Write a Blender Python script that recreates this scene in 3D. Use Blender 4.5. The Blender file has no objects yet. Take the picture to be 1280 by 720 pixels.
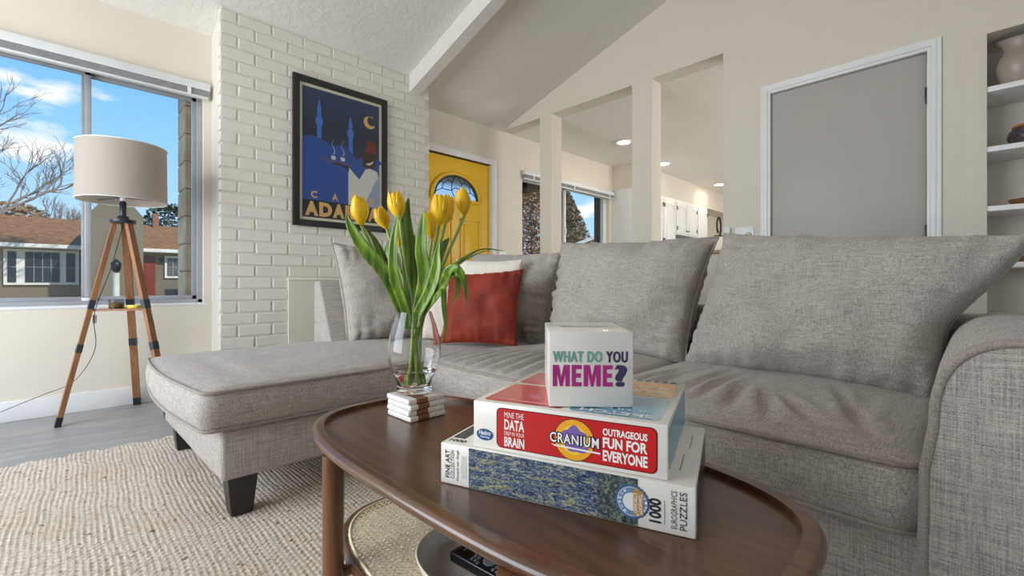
import bpy, bmesh, math, random
import numpy as np
from mathutils import Vector, Matrix, noise

# ------------------------------------------------------------------ camera, sky, sun, lights, exposure
S = bpy.context.scene
COL = S.collection
FPX, HOR, CAMH, YAW = 563.0, 354.5, 0.76, math.radians(45.6)
cam_d = bpy.data.cameras.new('camera')
cam_d.sensor_fit = 'HORIZONTAL'; cam_d.sensor_width = 36.0
cam_d.lens = FPX / 1280 * 36.0
cam_d.shift_y = -(360 - HOR) / 1280
cam_d.clip_start = 0.02; cam_d.clip_end = 400
cam = bpy.data.objects.new('camera', cam_d)
cam.location = (0, 0, CAMH)
cam.rotation_euler = (math.pi / 2, 0, YAW - math.pi / 2)
COL.objects.link(cam); S.camera = cam

VD = np.array([math.cos(YAW), math.sin(YAW), 0.0])      # view direction
VR = np.array([math.sin(YAW), -math.cos(YAW), 0.0])     # to the right

def srgb(r, g, b):
    def f(c):
        c /= 255.0
        return c / 12.92 if c <= 0.04045 else ((c + 0.055) / 1.055) ** 2.4
    return (f(r), f(g), f(b), 1.0)

W = bpy.data.worlds.new('world'); S.world = W; W.use_nodes = True
nt = W.node_tree; nt.nodes.clear()
def wn(t, **kw):
    n = nt.nodes.new(t)
    for k, v in kw.items(): setattr(n, k, v)
    return n
w_out = wn('ShaderNodeOutputWorld'); w_bg = wn('ShaderNodeBackground')
w_tc = wn('ShaderNodeTexCoord'); w_sep = wn('ShaderNodeSeparateXYZ')
nt.links.new(w_tc.outputs['Generated'], w_sep.inputs[0])
w_ramp = wn('ShaderNodeValToRGB')
el = w_ramp.color_ramp.elements
el[0].position = 0.0; el[0].color = srgb(196, 222, 246)
el[1].position = 1.0; el[1].color = srgb(58, 128, 220)
e = el.new(0.22); e.color = srgb(150, 203, 250)
e = el.new(0.45); e.color = srgb(88, 168, 246)
nt.links.new(w_sep.outputs['Z'], w_ramp.inputs[0])
w_map = wn('ShaderNodeMapping'); w_map.inputs['Scale'].default_value = (1.0, 1.0, 2.6)
w_map.inputs['Location'].default_value = (0.35, 0.1, 0.0)
nt.links.new(w_tc.outputs['Generated'], w_map.inputs[0])
w_no = wn('ShaderNodeTexNoise')
def wmath(op, a, b=0.0, c=None):
    n_ = wn('ShaderNodeMath', operation=op)
    for i, v in enumerate((a, b) if c is None else (a, b, c)):
        if hasattr(v, 'is_output'): nt.links.new(v, n_.inputs[i])
        else: n_.inputs[i].default_value = v
    return n_.outputs[0]
w_blob = None
for cpx, cpy, crad in ((72, 110, .115), (40, 116, .075), (128, 122, .10), (46, 186, .10), (8, 96, .06), (730, 262, .16)):
    dv = VD + VR * (cpx - 640) / FPX + np.array([0, 0, 1.0]) * (HOR - cpy) / FPX; dv = dv / np.linalg.norm(dv)
    vm = wn('ShaderNodeVectorMath', operation='SUBTRACT'); nt.links.new(w_tc.outputs['Generated'], vm.inputs[0]); vm.inputs[1].default_value = tuple(dv)
    vs_ = wn('ShaderNodeVectorMath', operation='MULTIPLY'); nt.links.new(vm.outputs[0], vs_.inputs[0]); vs_.inputs[1].default_value = (1, 1, 2.6)
    vl = wn('ShaderNodeVectorMath', operation='LENGTH'); nt.links.new(vs_.outputs[0], vl.inputs[0])
    b_ = wmath('MAXIMUM', wmath('SUBTRACT', 1.0, wmath('DIVIDE', vl.outputs['Value'], crad)), 0.0)
    w_blob = b_ if w_blob is None else wmath('MAXIMUM', w_blob, b_); w_no.inputs['Scale'].default_value = 7.0; w_no.inputs['Detail'].default_value = 7
w_no.inputs['Roughness'].default_value = 0.55
nt.links.new(w_map.outputs[0], w_no.inputs['Vector'])
w_cr = wn('ShaderNodeValToRGB'); w_cr.color_ramp.elements[0].position = 0.62; w_cr.color_ramp.elements[1].position = 0.75
nt.links.new(wmath('ADD', wmath('MULTIPLY', w_no.outputs[0], .92), wmath('MULTIPLY', w_blob, .30)), w_cr.inputs[0])
w_mix = wn('ShaderNodeMix', data_type='RGBA')
w_mix.inputs['B'].default_value = srgb(248, 246, 248)
nt.links.new(w_cr.outputs[0], w_mix.inputs['Factor']); nt.links.new(w_ramp.outputs[0], w_mix.inputs['A'])
nt.links.new(w_mix.outputs['Result'], w_bg.inputs[0]); w_bg.inputs[1].default_value = 1.0
nt.links.new(w_bg.outputs[0], w_out.inputs[0])

def light(name, kind, loc, rot, energy, color=(1, 1, 1), **kw):
    d = bpy.data.lights.new(name, kind); d.energy = energy; d.color = color
    for k, v in kw.items(): setattr(d, k, v)
    o = bpy.data.objects.new(name, d); o.location = loc; o.rotation_euler = rot
    COL.objects.link(o); return o
SUN = light('sun', 'SUN', (0, 0, 20), Vector((-0.30, 0.75, -0.62)).to_track_quat('-Z', 'Y').to_euler(), 3.0, (1.0, 0.95, 0.87), angle=0.02)
# daylight of the big west window; the south light is an added weak fill
light('window_daylight_west', 'AREA', (-1.96, 2.15, 1.25), (0, -math.pi / 2, 0), 90, (0.90, 0.95, 1.0), shape='RECTANGLE', size=1.9, size_y=2.5)
light('south_fill_light', 'AREA', (0.6, -3.66, 1.3), (math.pi / 2, 0, 0), 8, (1.0, 0.97, 0.92), shape='RECTANGLE', size=3.2, size_y=1.7)

light('kitchen_fill_light', 'AREA', (6.4, -1.74, 1.45), (math.pi / 2, 0, 0), 95, (1.0, 0.97, 0.93), shape='RECTANGLE', size=3.0, size_y=1.3)  # added fill to brighten the kitchen, set at an invented window
VS = S.view_settings
S.display_settings.display_device = 'sRGB'
VS.view_transform = 'Standard'; VS.look = 'None'; VS.gamma = 1.0; VS.use_curve_mapping = False
VS.exposure = 0.3

# ------------------------------------------------------------------ helpers
def link(o, parent=None, base=None):
    COL.objects.link(o)
    if parent is not None:
        o.parent = parent
        if base is not None:                       # geometry given in world space under an Empty that stands at base
            o.matrix_parent_inverse = Matrix.Translation(-Vector(base))
    return o

def meta(o, label=None, cat=None, group=None, kind=None):
    if label: o['label'] = label
    if cat: o['category'] = cat
    if group: o['group'] = group
    if kind: o['kind'] = kind
    return o

def empty(name, loc=(0, 0, 0), rz=0.0, label=None, cat=None, group=None, kind=None):
    o = bpy.data.objects.new(name, None); o.location = loc; o.rotation_euler = (0, 0, rz)
    o.empty_display_size = 0.05
    COL.objects.link(o); return meta(o, label, cat, group, kind)

def root_base(p):                                  # Empty without rotation: children in world coordinates
    while p is not None and p.parent is not None: p = p.parent
    return p

def mobj(name, verts, faces, mat, parent=None, smooth=False, world=True):
    me = bpy.data.meshes.new(name)
    me.from_pydata([tuple(map(float, v)) for v in verts], [], [tuple(int(i) for i in f) for f in faces])
    me.update()
    if mat is not None: me.materials.append(mat)
    if smooth: me.polygons.foreach_set('use_smooth', [True] * len(me.polygons))
    return place(name, me, parent, world)

def place(name, me, parent, world=True):
    o = bpy.data.objects.new(name, me)
    if parent is not None and world and parent.type == 'EMPTY' and parent.parent is None and parent.rotation_euler[2] == 0:
        return link(o, parent, parent.location)
    return link(o, parent)

def bm_obj(name, bm, mat, parent=None, smooth=False, world=True, angle=None):
    me = bpy.data.meshes.new(name); bm.to_mesh(me); bm.free()
    if mat is not None: me.materials.append(mat)
    if smooth:
        me.polygons.foreach_set('use_smooth', [True] * len(me.polygons))
        if angle is not None:
            try: me.set_sharp_from_angle(angle=math.radians(angle))
            except Exception: pass
    return place(name, me, parent, world)

def bm_box(bm, lo, hi, bev=0.0, seg=2):
    c = [(a + b) / 2 for a, b in zip(lo, hi)]; s = [abs(b - a) for a, b in zip(lo, hi)]
    r = bmesh.ops.create_cube(bm, size=1.0, matrix=Matrix.Translation(c) @ Matrix.Diagonal((*s, 1)))
    if bev > 0:
        ed = {e for v in r['verts'] for e in v.link_edges}
        bmesh.ops.bevel(bm, geom=list(ed), offset=bev, segments=seg, affect='EDGES', profile=0.5)

def box(name, lo, hi, mat, parent=None, bev=0.0, seg=2, world=True):
    bm = bmesh.new(); bm_box(bm, lo, hi, bev, seg)
    return bm_obj(name, bm, mat, parent, smooth=bev > 0, world=world, angle=40)

def boxes(name, lst, mat, parent=None, bev=0.0, world=True):
    bm = bmesh.new()
    for lo, hi in lst: bm_box(bm, lo, hi, bev)
    return bm_obj(name, bm, mat, parent, smooth=bev > 0, world=world, angle=40)

def tube_geo(path, radii, n=8, closed=False, caps=True):
    P = [Vector(p) for p in path]; m = len(P)
    if not hasattr(radii, '__len__'): radii = [radii] * m
    V, F = [], []
    prev = None
    for i in range(m):
        if closed: t = P[(i + 1) % m] - P[i - 1]
        else: t = P[min(i + 1, m - 1)] - P[max(i - 1, 0)]
        if t.length < 1e-9: t = Vector((0, 0, 1))
        t.normalize()
        if prev is None:
            a = Vector((0, 0, 1)) if abs(t.z) < 0.9 else Vector((1, 0, 0))
            nrm = (a - t * a.dot(t)).normalized()
        else:
            nrm = prev - t * prev.dot(t)
            nrm = nrm.normalized() if nrm.length > 1e-6 else prev
        prev = nrm; bn = t.cross(nrm)
        for k in range(n):
            an = 2 * math.pi * k / n
            V.append(P[i] + (nrm * math.cos(an) + bn * math.sin(an)) * radii[i])
    for i in range(m if closed else m - 1):
        j = (i + 1) % m
        for k in range(n):
            k2 = (k + 1) % n
            F.append((i * n + k, i * n + k2, j * n + k2, j * n + k))
    if caps and not closed:
        F.append(tuple(range(n - 1, -1, -1))); F.append(tuple((m - 1) * n + k for k in range(n)))
    return V, F

def tube(name, path, radii, mat, parent=None, n=8, closed=False, world=True):
    V, F = tube_geo(path, radii, n, closed)
    return mobj(name, V, F, mat, parent, True, world)

def lathe_geo(prof, n=32, c=(0, 0, 0), sx=1.0, sy=1.0):
    V, F = [], []
    for r, z in prof:
        for k in range(n):
            a = 2 * math.pi * k / n
            V.append((c[0] + r * math.cos(a) * sx, c[1] + r * math.sin(a) * sy, c[2] + z))
    for i in range(len(prof) - 1):
        for k in range(n):
            k2 = (k + 1) % n
            F.append((i * n + k, i * n + k2, (i + 1) * n + k2, (i + 1) * n + k))
    if prof[0] == prof[-1]: return V, F
    if prof[0][0] > 1e-6: F.append(tuple(range(n - 1, -1, -1)))
    if prof[-1][0] > 1e-6: F.append(tuple((len(prof) - 1) * n + k for k in range(n)))
    return V, F

def lathe(name, prof, mat, parent=None, n=32, c=(0, 0, 0), world=True, smooth=True):
    V, F = lathe_geo(prof, n, c)
    o = mobj(name, V, F, mat, parent, smooth, world)
    try: o.data.set_sharp_from_angle(angle=math.radians(45))
    except Exception: pass
    return o

def spline(pts, n=24):
    P = [Vector(p) for p in pts]; out = []
    if len(P) == 2: return [P[0].lerp(P[1], i / n) for i in range(n + 1)]
    Q = [P[0] * 2 - P[1]] + P + [P[-1] * 2 - P[-2]]
    m = len(P) - 1
    for i in range(n + 1):
        s = i / n * m; k = min(int(s), m - 1); t = s - k
        a, b, c, d = Q[k], Q[k + 1], Q[k + 2], Q[k + 3]
        out.append(0.5 * (2 * b + (c - a) * t + (2 * a - 5 * b + 4 * c - d) * t * t + (3 * b - a - 3 * c + d) * t ** 3))
    return out

# ------------------------------------------------------------------ materials
class MT:
    def __init__(s, name):
        s.m = bpy.data.materials.new(name); s.m.use_nodes = True
        s.t = s.m.node_tree; s.t.nodes.clear()
        s.out = s.t.nodes.new('ShaderNodeOutputMaterial'); s.p = s.t.nodes.new('ShaderNodeBsdfPrincipled')
        s.t.links.new(s.p.outputs[0], s.out.inputs[0]); s._tc = None
    def n(s, t, **kw):
        x = s.t.nodes.new(t)
        for k, v in kw.items(): setattr(x, k, v)
        return x
    def l(s, a, b): s.t.links.new(a, b)
    def co(s, scale=(1, 1, 1), rot=(0, 0, 0), loc=(0, 0, 0)):
        if s._tc is None: s._tc = s.n('ShaderNodeTexCoord')
        m = s.n('ShaderNodeMapping'); m.inputs['Scale'].default_value = scale
        m.inputs['Rotation'].default_value = rot; m.inputs['Location'].default_value = loc
        s.l(s._tc.outputs['Object'], m.inputs[0]); return m.outputs[0]
    def noise(s, scale=5, detail=3, rough=0.5, vec=None, dist=0.0):
        x = s.n('ShaderNodeTexNoise'); x.inputs['Scale'].default_value = scale; x.inputs['Detail'].default_value = detail
        x.inputs['Roughness'].default_value = rough; x.inputs['Distortion'].default_value = dist
        s.l(vec if vec is not None else s.co(), x.inputs['Vector']); return x.outputs[0]
    def ramp(s, fac, stops):
        r = s.n('ShaderNodeValToRGB'); e = r.color_ramp.elements
        e[0].position, e[0].color = stops[0]; e[1].position, e[1].color = stops[-1]
        for p, c in stops[1:-1]:
            q = e.new(p); q.color = c
        s.l(fac, r.inputs[0]); return r.outputs[0]
    def mix(s, f, a, b, mode='MIX'):
        x = s.n('ShaderNodeMix', data_type='RGBA', blend_type=mode)
        for k, v in (('Factor', f), ('A', a), ('B', b)):
            if hasattr(v, 'is_output'): s.l(v, x.inputs[k])
            else: x.inputs[k].default_value = v
        return x.outputs['Result']
    def math(s, op, a, b=0.0):
        x = s.n('ShaderNodeMath', operation=op)
        for i, v in enumerate((a, b)):
            if hasattr(v, 'is_output'): s.l(v, x.inputs[i])
            else: x.inputs[i].default_value = v
        return x.outputs[0]
    def bump(s, h, strength=0.3, dist=0.01):
        b = s.n('ShaderNodeBump'); b.inputs['Strength'].default_value = strength; b.inputs['Distance'].default_value = dist
        s.l(h, b.inputs['Height']); s.l(b.outputs[0], s.p.inputs['Normal'])
    def set(s, color=None, rough=None, **kw):
        if color is not None:
            if hasattr(color, 'is_output'): s.l(color, s.p.inputs['Base Color'])
            else: s.p.inputs['Base Color'].default_value = color
        if rough is not None: s.p.inputs['Roughness'].default_value = rough
        for k, v in kw.items():
            s.p.inputs[k.replace('_', ' ')].default_value = v
        return s.m

def plain(name, rgb, rough=0.5, var=0.04, scale=12, bump=0.0, **kw):
    m = MT(name); c = srgb(*rgb)
    f = m.noise(scale, 3)
    lo = tuple(max(0, x * (1 - var * 2)) for x in c[:3]) + (1,); hi = tuple(min(1, x * (1 + var * 2)) for x in c[:3]) + (1,)
    m.set(m.ramp(f, [(0.3, lo), (0.7, hi)]), rough, **kw)
    if bump: m.bump(m.noise(scale * 12, 3), bump, 0.002)
    return m.m

def wall_paint(name, rgb, strength=0.12, scale=60):
    m = MT(name); c = srgb(*rgb)
    m.set(m.mix(m.noise(1.2, 2), tuple(x * 0.97 for x in c[:3]) + (1,), c), 0.75)
    m.bump(m.noise(scale, 4, 0.6), strength, 0.004)
    return m.m

def knockdown(name, rgb):
    m = MT(name); c = srgb(*rgb); m.set(c, 0.6)
    a = m.noise(26, 5, 0.6, dist=0.6)
    m.bump(m.ramp(a, [(0.42, (0, 0, 0, 1)), (0.60, (1, 1, 1, 1))]), 0.35, 0.006)
    return m.m

def fabric(name, rgb, dark=0.62, light=1.28, k=1.0, rough=0.92):
    m = MT(name); c = srgb(*rgb)
    a = m.noise(1.0, 2, 0.6, m.co((14 * k, 420 * k, 420 * k)))
    b = m.noise(1.0, 2, 0.6, m.co((420 * k, 14 * k, 420 * k)))
    d = m.noise(1.0, 2, 0.6, m.co((420 * k, 420 * k, 14 * k)))
    s = m.math('ADD', m.math('ADD', a, b), d)
    f = m.math('DIVIDE', s, 3.0)
    lo = tuple(x * dark for x in c[:3]) + (1,); hi = tuple(min(1, x * light) for x in c[:3]) + (1,)
    col = m.ramp(f, [(0.38, lo), (0.5, c), (0.62, hi)])
    m.set(col, rough, Sheen_Weight=0.15)
    m.bump(f, 0.45, 0.0025)
    return m.m

def wood(name, c1, c2, axis=1, rough=0.35, scale=1.0, coat=0.0):
    m = MT(name)
    sc = [34 * scale] * 3; sc[axis] = 2.2 * scale
    g = m.noise(1.0, 5, 0.62, m.co(tuple(sc)), dist=0.8)
    sc2 = [220 * scale] * 3; sc2[axis] = 9 * scale
    g2 = m.noise(1.0, 2, 0.5, m.co(tuple(sc2)))
    col = m.ramp(m.math('ADD', m.math('MULTIPLY', g, 0.75), m.math('MULTIPLY', g2, 0.25)), [(0.32, srgb(*c1)), (0.66, srgb(*c2))])
    m.set(col, rough, Coat_Weight=coat, Coat_Roughness=0.15)
    m.bump(g2, 0.08, 0.001)
    return m.m

def glass_pane(name, tint=(0.97, 0.985, 0.98, 1)):
    m = MT(name); t = m.t
    tr = m.n('ShaderNodeBsdfTransparent'); tr.inputs[0].default_value = tint
    gl = m.n('ShaderNodeBsdfGlossy'); gl.inputs['Roughness'].default_value = 0.02
    fr = m.n('ShaderNodeFresnel'); fr.inputs[0].default_value = 1.35
    ge = m.n('ShaderNodeNewGeometry'); k = m.math('MULTIPLY', fr.outputs[0], m.math('SUBTRACT', 1.0, ge.outputs['Backfacing']))
    mx = m.n('ShaderNodeMixShader'); m.l(k, mx.inputs[0]); m.l(tr.outputs[0], mx.inputs[1]); m.l(gl.outputs[0], mx.inputs[2])
    m.l(mx.outputs[0], m.out.inputs[0]); t.nodes.remove(m.p)
    return m.m

def clear_glass(name, ior=1.45, color=(1, 1, 1, 1)):
    m = MT(name); m.set(color, 0.0, IOR=ior, Transmission_Weight=1.0); return m.m

def emit(name, rgb, strength):
    m = MT(name); m.set(srgb(*rgb), 0.5)
    m.p.inputs['Emission Color'].default_value = srgb(*rgb); m.p.inputs['Emission Strength'].default_value = strength
    return m.m

M = {}
M['wall'] = wall_paint('wall_paint', (228, 219, 204))
M['wall_white'] = wall_paint('wall_white_paint', (238, 234, 226))
M['ceiling'] = knockdown('ceiling_texture', (232, 227, 218))
M['trim'] = plain('white_trim', (240, 240, 240), 0.35, 0.01)
M['beam'] = plain('beam_paint', (226, 220, 210), 0.5, 0.02, bump=0.1)
M['brick'] = plain('painted_brick', (226, 220, 208), 0.55, 0.02, 9, bump=0.5)
M['mortar'] = plain('painted_mortar', (222, 215, 202), 0.7, 0.02, 20, bump=0.6)
M['floor'] = None
m = MT('grey_vinyl_floor')
fa = m.noise(1.0, 5, 0.6, m.co((3, 16, 3)))
m.set(m.ramp(fa, [(0.3, srgb(138, 138, 138)), (0.55, srgb(156, 155, 153)), (0.75, srgb(170, 168, 164))]), 0.42)
m.bump(m.noise(70, 3), 0.05, 0.002); M['floor'] = m.m
M['door_grey'] = plain('grey_door_paint', (184, 179, 172), 0.5, 0.015, 2)
M['yellow'] = plain('yellow_door_paint', (255, 202, 4), 0.35, 0.01)
M['alu'] = plain('aluminium_frame', (178, 178, 182), 0.35, 0.02, Metallic=0.35)
M['white_vinyl'] = plain('white_vinyl', (235, 236, 236), 0.4, 0.01)
M['blind'] = plain('white_blind', (226, 227, 226), 0.4, 0.02)
M['blind_dark'] = plain('grey_blind_slats', (160, 162, 164), 0.45, 0.05)
M['pane'] = glass_pane('window_glass')
M['black'] = plain('black_metal', (28, 28, 30), 0.4, 0.05)
M['sofa'] = fabric('grey_linen_weave', (168, 159, 150), .52, 1.42)
M['piping'] = fabric('grey_linen_piping', (152, 141, 131))
M['espresso'] = wood('espresso_leg', (30, 27, 26), (44, 40, 38), 2, 0.4)
M['velvet'] = None
m = MT('rust_velvet'); vn = m.noise(7, 4, 0.6)
m.set(m.ramp(vn, [(0.3, srgb(108, 28, 12)), (0.7, srgb(146, 46, 20))]), 0.75, Sheen_Weight=0.6, Sheen_Roughness=0.35)
m.p.inputs['Sheen Tint'].default_value = srgb(226, 110, 70); m.bump(m.noise(220, 2), 0.15, 0.002); M['velvet'] = m.m
M['cream'] = fabric('cream_boucle', (226, 216, 202), 0.88, 1.06, 0.5)
M['walnut'] = wood('walnut_table', (66, 42, 28), (110, 74, 50), 1, 0.30, 1.0, 0.25)
M['walnut_rim'] = wood('walnut_rim', (72, 46, 31), (116, 78, 54), 1, 0.26, 1.0, 0.35)
M['walnut_leg'] = wood('walnut_leg', (88, 52, 31), (134, 88, 57), 2, 0.3, 1.0, 0.25)
M['cane'] = plain('cane_strands', (240, 224, 188), 0.5, 0.06, 90)
M['lamp_wood'] = wood('lamp_oak', (122, 78, 46), (164, 110, 68), 2, 0.4)
M['shade'] = None
m = MT('linen_lamp_shade'); m.set(m.mix(m.noise(1, 2, 0.5, m.co((400, 400, 30))), srgb(198, 188, 178), srgb(214, 205, 196)), 0.85, Transmission_Weight=0.0)
tl = m.n('ShaderNodeBsdfTranslucent'); tl.inputs[0].default_value = srgb(226, 214, 198)
mxs = m.n('ShaderNodeMixShader'); mxs.inputs[0].default_value = .45
m.l(m.p.outputs[0], mxs.inputs[1]); m.l(tl.outputs[0], mxs.inputs[2]); m.l(mxs.outputs[0], m.out.inputs[0])
M['shade'] = m.m
M['gunmetal'] = plain('gunmetal', (62, 66, 72), 0.35, 0.04, Metallic=0.6)

# ------------------------------------------------------------------ room shell
YW, XW, HC, SL = 3.708, 3.473, 2.478, 0.300        # window wall, wall with the openings, plate height, ceiling slope
YB = 3.405                                         # brick face
def struct(o): o['kind'] = 'structure'; return o
def zceil(y): return HC + SL * (YW - y)
RID = -0.3; XL, YS = -1.9, -3.6
XK = 10.0                                          # far end of the kitchen

struct(box('floor', (XL - .2, YS - .2, -.12), (XK + .2, YW + .15, 0), M['floor']))

def wall_y(y0, y1, x0, x1, z1, holes, name, mat):
    """wall along x between x0..x1 with rectangular holes (xa, xb, za, zb)"""
    L = []; xs = x0
    for xa, xb, za, zb in sorted(holes):
        L.append(((xs, y0, 0), (xa, y1, z1)))
        if za > 0: L.append(((xa, y0, 0), (xb, y1, za)))
        L.append(((xa, y0, zb), (xb, y1, z1)))
        xs = xb
    L.append(((xs, y0, 0), (x1, y1, z1)))
    return struct(boxes(name, L, mat))

WIN1 = (-1.45, 0.655, 0.625, 2.085)
DOOR1 = (2.375, 3.315, 0.0, 2.065)
WIN2 = (3.800, 5.620, 1.00, 2.055)
wall_y(YW, YW + .16, XL - .2, XK + .2, HC + .05, [WIN1, DOOR1, WIN2], 'wall_left', M['wall'])

# wall with the openings, posts and the built-in niche
X1 = XW + 0.162
NI = (-1.25, -0.056, 0.30, 2.087)                  # niche y range, z range
DG = (0.178, 0.978, 2.078)                         # grey door opening
L = []
zt = 4.2
L.append(((XW, 1.297, HC), (X1, YW, zt)))                               # header over the openings
L.append(((XW, 2.979, 0), (X1, 3.132, HC)))                             # post
L.append(((XW, 1.876, 0), (X1, 2.060, HC)))                             # post
L.append(((XW, 1.297, 0), (X1, 1.876, 0.985))); L.append(((XW, 2.060, 0), (X1, 2.979, 0.985)))   # low wall under the openings
L.append(((XW, DG[1], 0), (X1, 1.297, zt))); L.append(((XW, DG[0], DG[2]), (X1, DG[1], zt)))
L.append(((XW, NI[1], 0), (X1, DG[0], zt)))
L.append(((XW, NI[0], NI[3]), (X1, NI[1], zt))); L.append(((XW, NI[0], 0), (X1, NI[1], NI[2])))
L.append(((XW, YS - .2, 0), (X1, NI[0], zt)))
WR = struct(boxes('wall_right', L, M['wall']))
# niche shell and shelves
ND = 0.33
LN = [((XW + ND, NI[0] - .03, NI[2] - .03), (XW + ND + .02, NI[1] + .03, NI[3] + .03)),
      ((X1, NI[1], NI[2] - .03), (XW + ND, NI[1] + .03, NI[3] + .03)),
      ((X1, NI[0] - .03, NI[2] - .03), (XW + ND, NI[0], NI[3] + .03)),
      ((X1, NI[0], NI[3]), (XW + ND, NI[1], NI[3] + .03)), ((X1, NI[0], NI[2] - .03), (XW + ND, NI[1], NI[2]))]
boxes('niche_lining', LN, M['wall'], WR)
for zs in (1.79, 1.472, 1.157, 0.858, 0.56):
    box('niche_shelf', (XW + .003, NI[0], zs - .014), (XW + ND, NI[1], zs + .014), M['trim'], WR, 0.002)
# white edge trim beside the niche
struct(box('trim_1', (XW - .004, -.056, 0.12), (XW, .02, 2.087), M['wall'], None, .001))
# wooden cap on the low wall
struct(box('trim_2', (XW - .02, 1.297, .985), (X1 + .02, 1.876, 1.012), wood('oak_cap', (150, 112, 74), (176, 138, 96)), None, .004))
struct(box('trim_3', (XW - .02, 2.060, .985), (X1 + .02, 2.979, 1.012), bpy.data.materials['oak_cap'], None, .004))

# other walls of the living room, with the big west window and a south opening added for fill
wL = boxes('wall_back', [((XL - .2, YS, 0), (XL, .9, 4)), ((XL - .2, 3.4, 0), (XL, YW, 4)), ((XL - .2, .9, 0), (XL, 3.4, .3)), ((XL - .2, .9, 2.2), (XL, 3.4, 4))], M['wall']); struct(wL)
wall_y(YS - .2, YS, XL - .2, XW, 4.0, [(-1.0, 2.2, .45, 2.15)], 'wall_front', plain('warm_bounce_brown', (150, 116, 84), .6, .06))  # unseen wall, brown chosen for a warm and dimmer bounce
# vaulted ceiling over the living room
def slab(name, a, b, x0, x1, th, mat):
    (ya, za), (yb, zb) = a, b
    V = [(x0, ya, za), (x1, ya, za), (x1, yb, zb), (x0, yb, zb), (x0, ya, za + th), (x1, ya, za + th), (x1, yb, zb + th), (x0, yb, zb + th)]
    return mobj(name, V, [(0, 1, 2, 3), (7, 6, 5, 4), (0, 4, 5, 1), (1, 5, 6, 2), (2, 6, 7, 3), (3, 7, 4, 0)], mat)
ce = slab('ceiling', (YW, HC), (RID, zceil(RID)), XL - .2, XW, .2, M['ceiling']); struct(ce)
slab('ceiling_slope', (RID, zceil(RID)), (YS - .2, zceil(RID) - .3 * (RID - YS + .2)), XL - .2, XW, .2, M['ceiling']).parent = ce
struct(box('ceiling_kitchen', (X1 - .01, YS - .2, HC), (XK + .2, YW + .16, HC + .12), knockdown('kitchen_ceiling_texture', (240, 236, 228))))
struct(box('wall_kitchen_end', (XK, YS - .2, 0), (XK + .2, YW, HC), M['wall']))
wall_y(-1.9, -1.7, X1, XK, HC, [(4.9, 7.9, .8, 2.1)], 'wall_kitchen_side', M['wall_white'])  # opening added for the kitchen fill light
# ceiling beam along the slope
bx0, bx1, bd = 2.092, 2.190, 0.155
V = []
for x in (bx0, bx1):
    for y in (YB + .05, RID):
        V += [(x, y, zceil(y) + .02), (x, y, zceil(y) - bd)]
struct(mobj('trim_4', V, [(0, 1, 3, 2), (4, 6, 7, 5), (1, 5, 7, 3), (0, 2, 6, 4), (0, 4, 5, 1), (2, 3, 7, 6)], M['beam']))

# brick chimney breast, brick by brick
BX0, BX1 = 0.689, 2.297
bc = boxes('wall_brick', [((BX0 + .012, YB + .0065, 0), (BX1 - .006, YW, HC + .12))], M['mortar']); struct(bc)
random.seed(4)
CH, BLn, J = 0.0797, 0.2105, 0.011
def brick_mesh(l):
    bm = bmesh.new(); bm_box(bm, (0, 0, 0), (l, 0.07, CH - J), 0.0045, 1)
    for v in bm.verts: v.co += Vector((random.uniform(-1, 1), random.uniform(-1, .6), random.uniform(-1, 1))) * 0.0018
    me = bpy.data.meshes.new('brick'); bm.to_mesh(me); bm.free(); me.materials.append(M['brick'])
    return me
full = [brick_mesh(BLn - J) for _ in range(8)]; parts = {}
row = 0; z = 0.404 - 5 * CH + J / 2
while z < zceil(YB) + .01:
    x = BX0 - (0.105 if row % 2 else 0.0)
    while x < BX1 - .02:
        a, b = max(x, BX0), min(x + BLn - J, BX1)
        if b - a > .03:
            if b - a > BLn - J - .002: me = random.choice(full)
            else:
                k = round(b - a, 3); me = parts.setdefault(k, brick_mesh(b - a))
            o = bpy.data.objects.new('brick', me); o.location = (a, YB + random.uniform(-.0015, .0015), z); link(o, bc)
        x += BLn
    z += CH; row += 1
# flat board closing the old firebox below the bricks' ledge line
fb = boxes('fireplace_cover', [((1.104, YB - .012, 0.0), (2.05, YB + .02, 0.785))], M['wall']); fb.parent = bc
box('ledge', (1.095, YB - .022, .785), (2.06, YB + .02, .800), M['wall'], fb, .003)

# baseboards
struct(box('baseboard_left', (XL, YW - .014, 0), (BX0 + .012, YW, .112), M['trim'], None, .004))
struct(box('baseboard_right', (XW - .014, 1.03, 0), (XW, 3.132, .112), M['trim'], None, .004))

# ------------------------------------------------------------------ windows and blinds
def window(name, X0, X1_, Z0, Z1, mull, y, mat):
    w = boxes(name, [((X0, y + .05, Z0), (X0 + .028, y + .13, Z1)), ((X1_ - .028, y + .05, Z0), (X1_, y + .13, Z1)),
                     ((X0, y + .05, Z0), (X1_, y + .13, Z0 + .030)), ((X0, y + .05, Z1 - .03), (X1_, y + .13, Z1))], mat, None, .003)
    struct(w)
    for a, b, yo in mull:                                       # sliding sashes (x range, y offset)
        fw = .030
        s = boxes('sash', [((a, y + yo, Z0 + .025), (a + fw, y + yo + .028, Z1 - .025)), ((b - fw, y + yo, Z0 + .025), (b, y + yo + .028, Z1 - .025)),
                           ((a, y + yo, Z0 + .025), (b, y + yo + .028, Z0 + .025 + fw)), ((a, y + yo, Z1 - .025 - fw), (b, y + yo + .028, Z1 - .025))], mat, w, .003)
        box('pane', (a + fw - .005, y + yo + .011, Z0 + .05), (b - fw + .005, y + yo + .015, Z1 - .05), M['pane'], s)
    return w
w1 = window('window_1', *WIN1, [(-1.425, 0.090, .062), (0.045, .632, .094)], YW, M['alu'])
box('window_sill', (WIN1[0], YW - .004, WIN1[2] - .012), (WIN1[1] + .02, YW + .06, WIN1[2] + .006), M['trim'], w1, .003)
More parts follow.
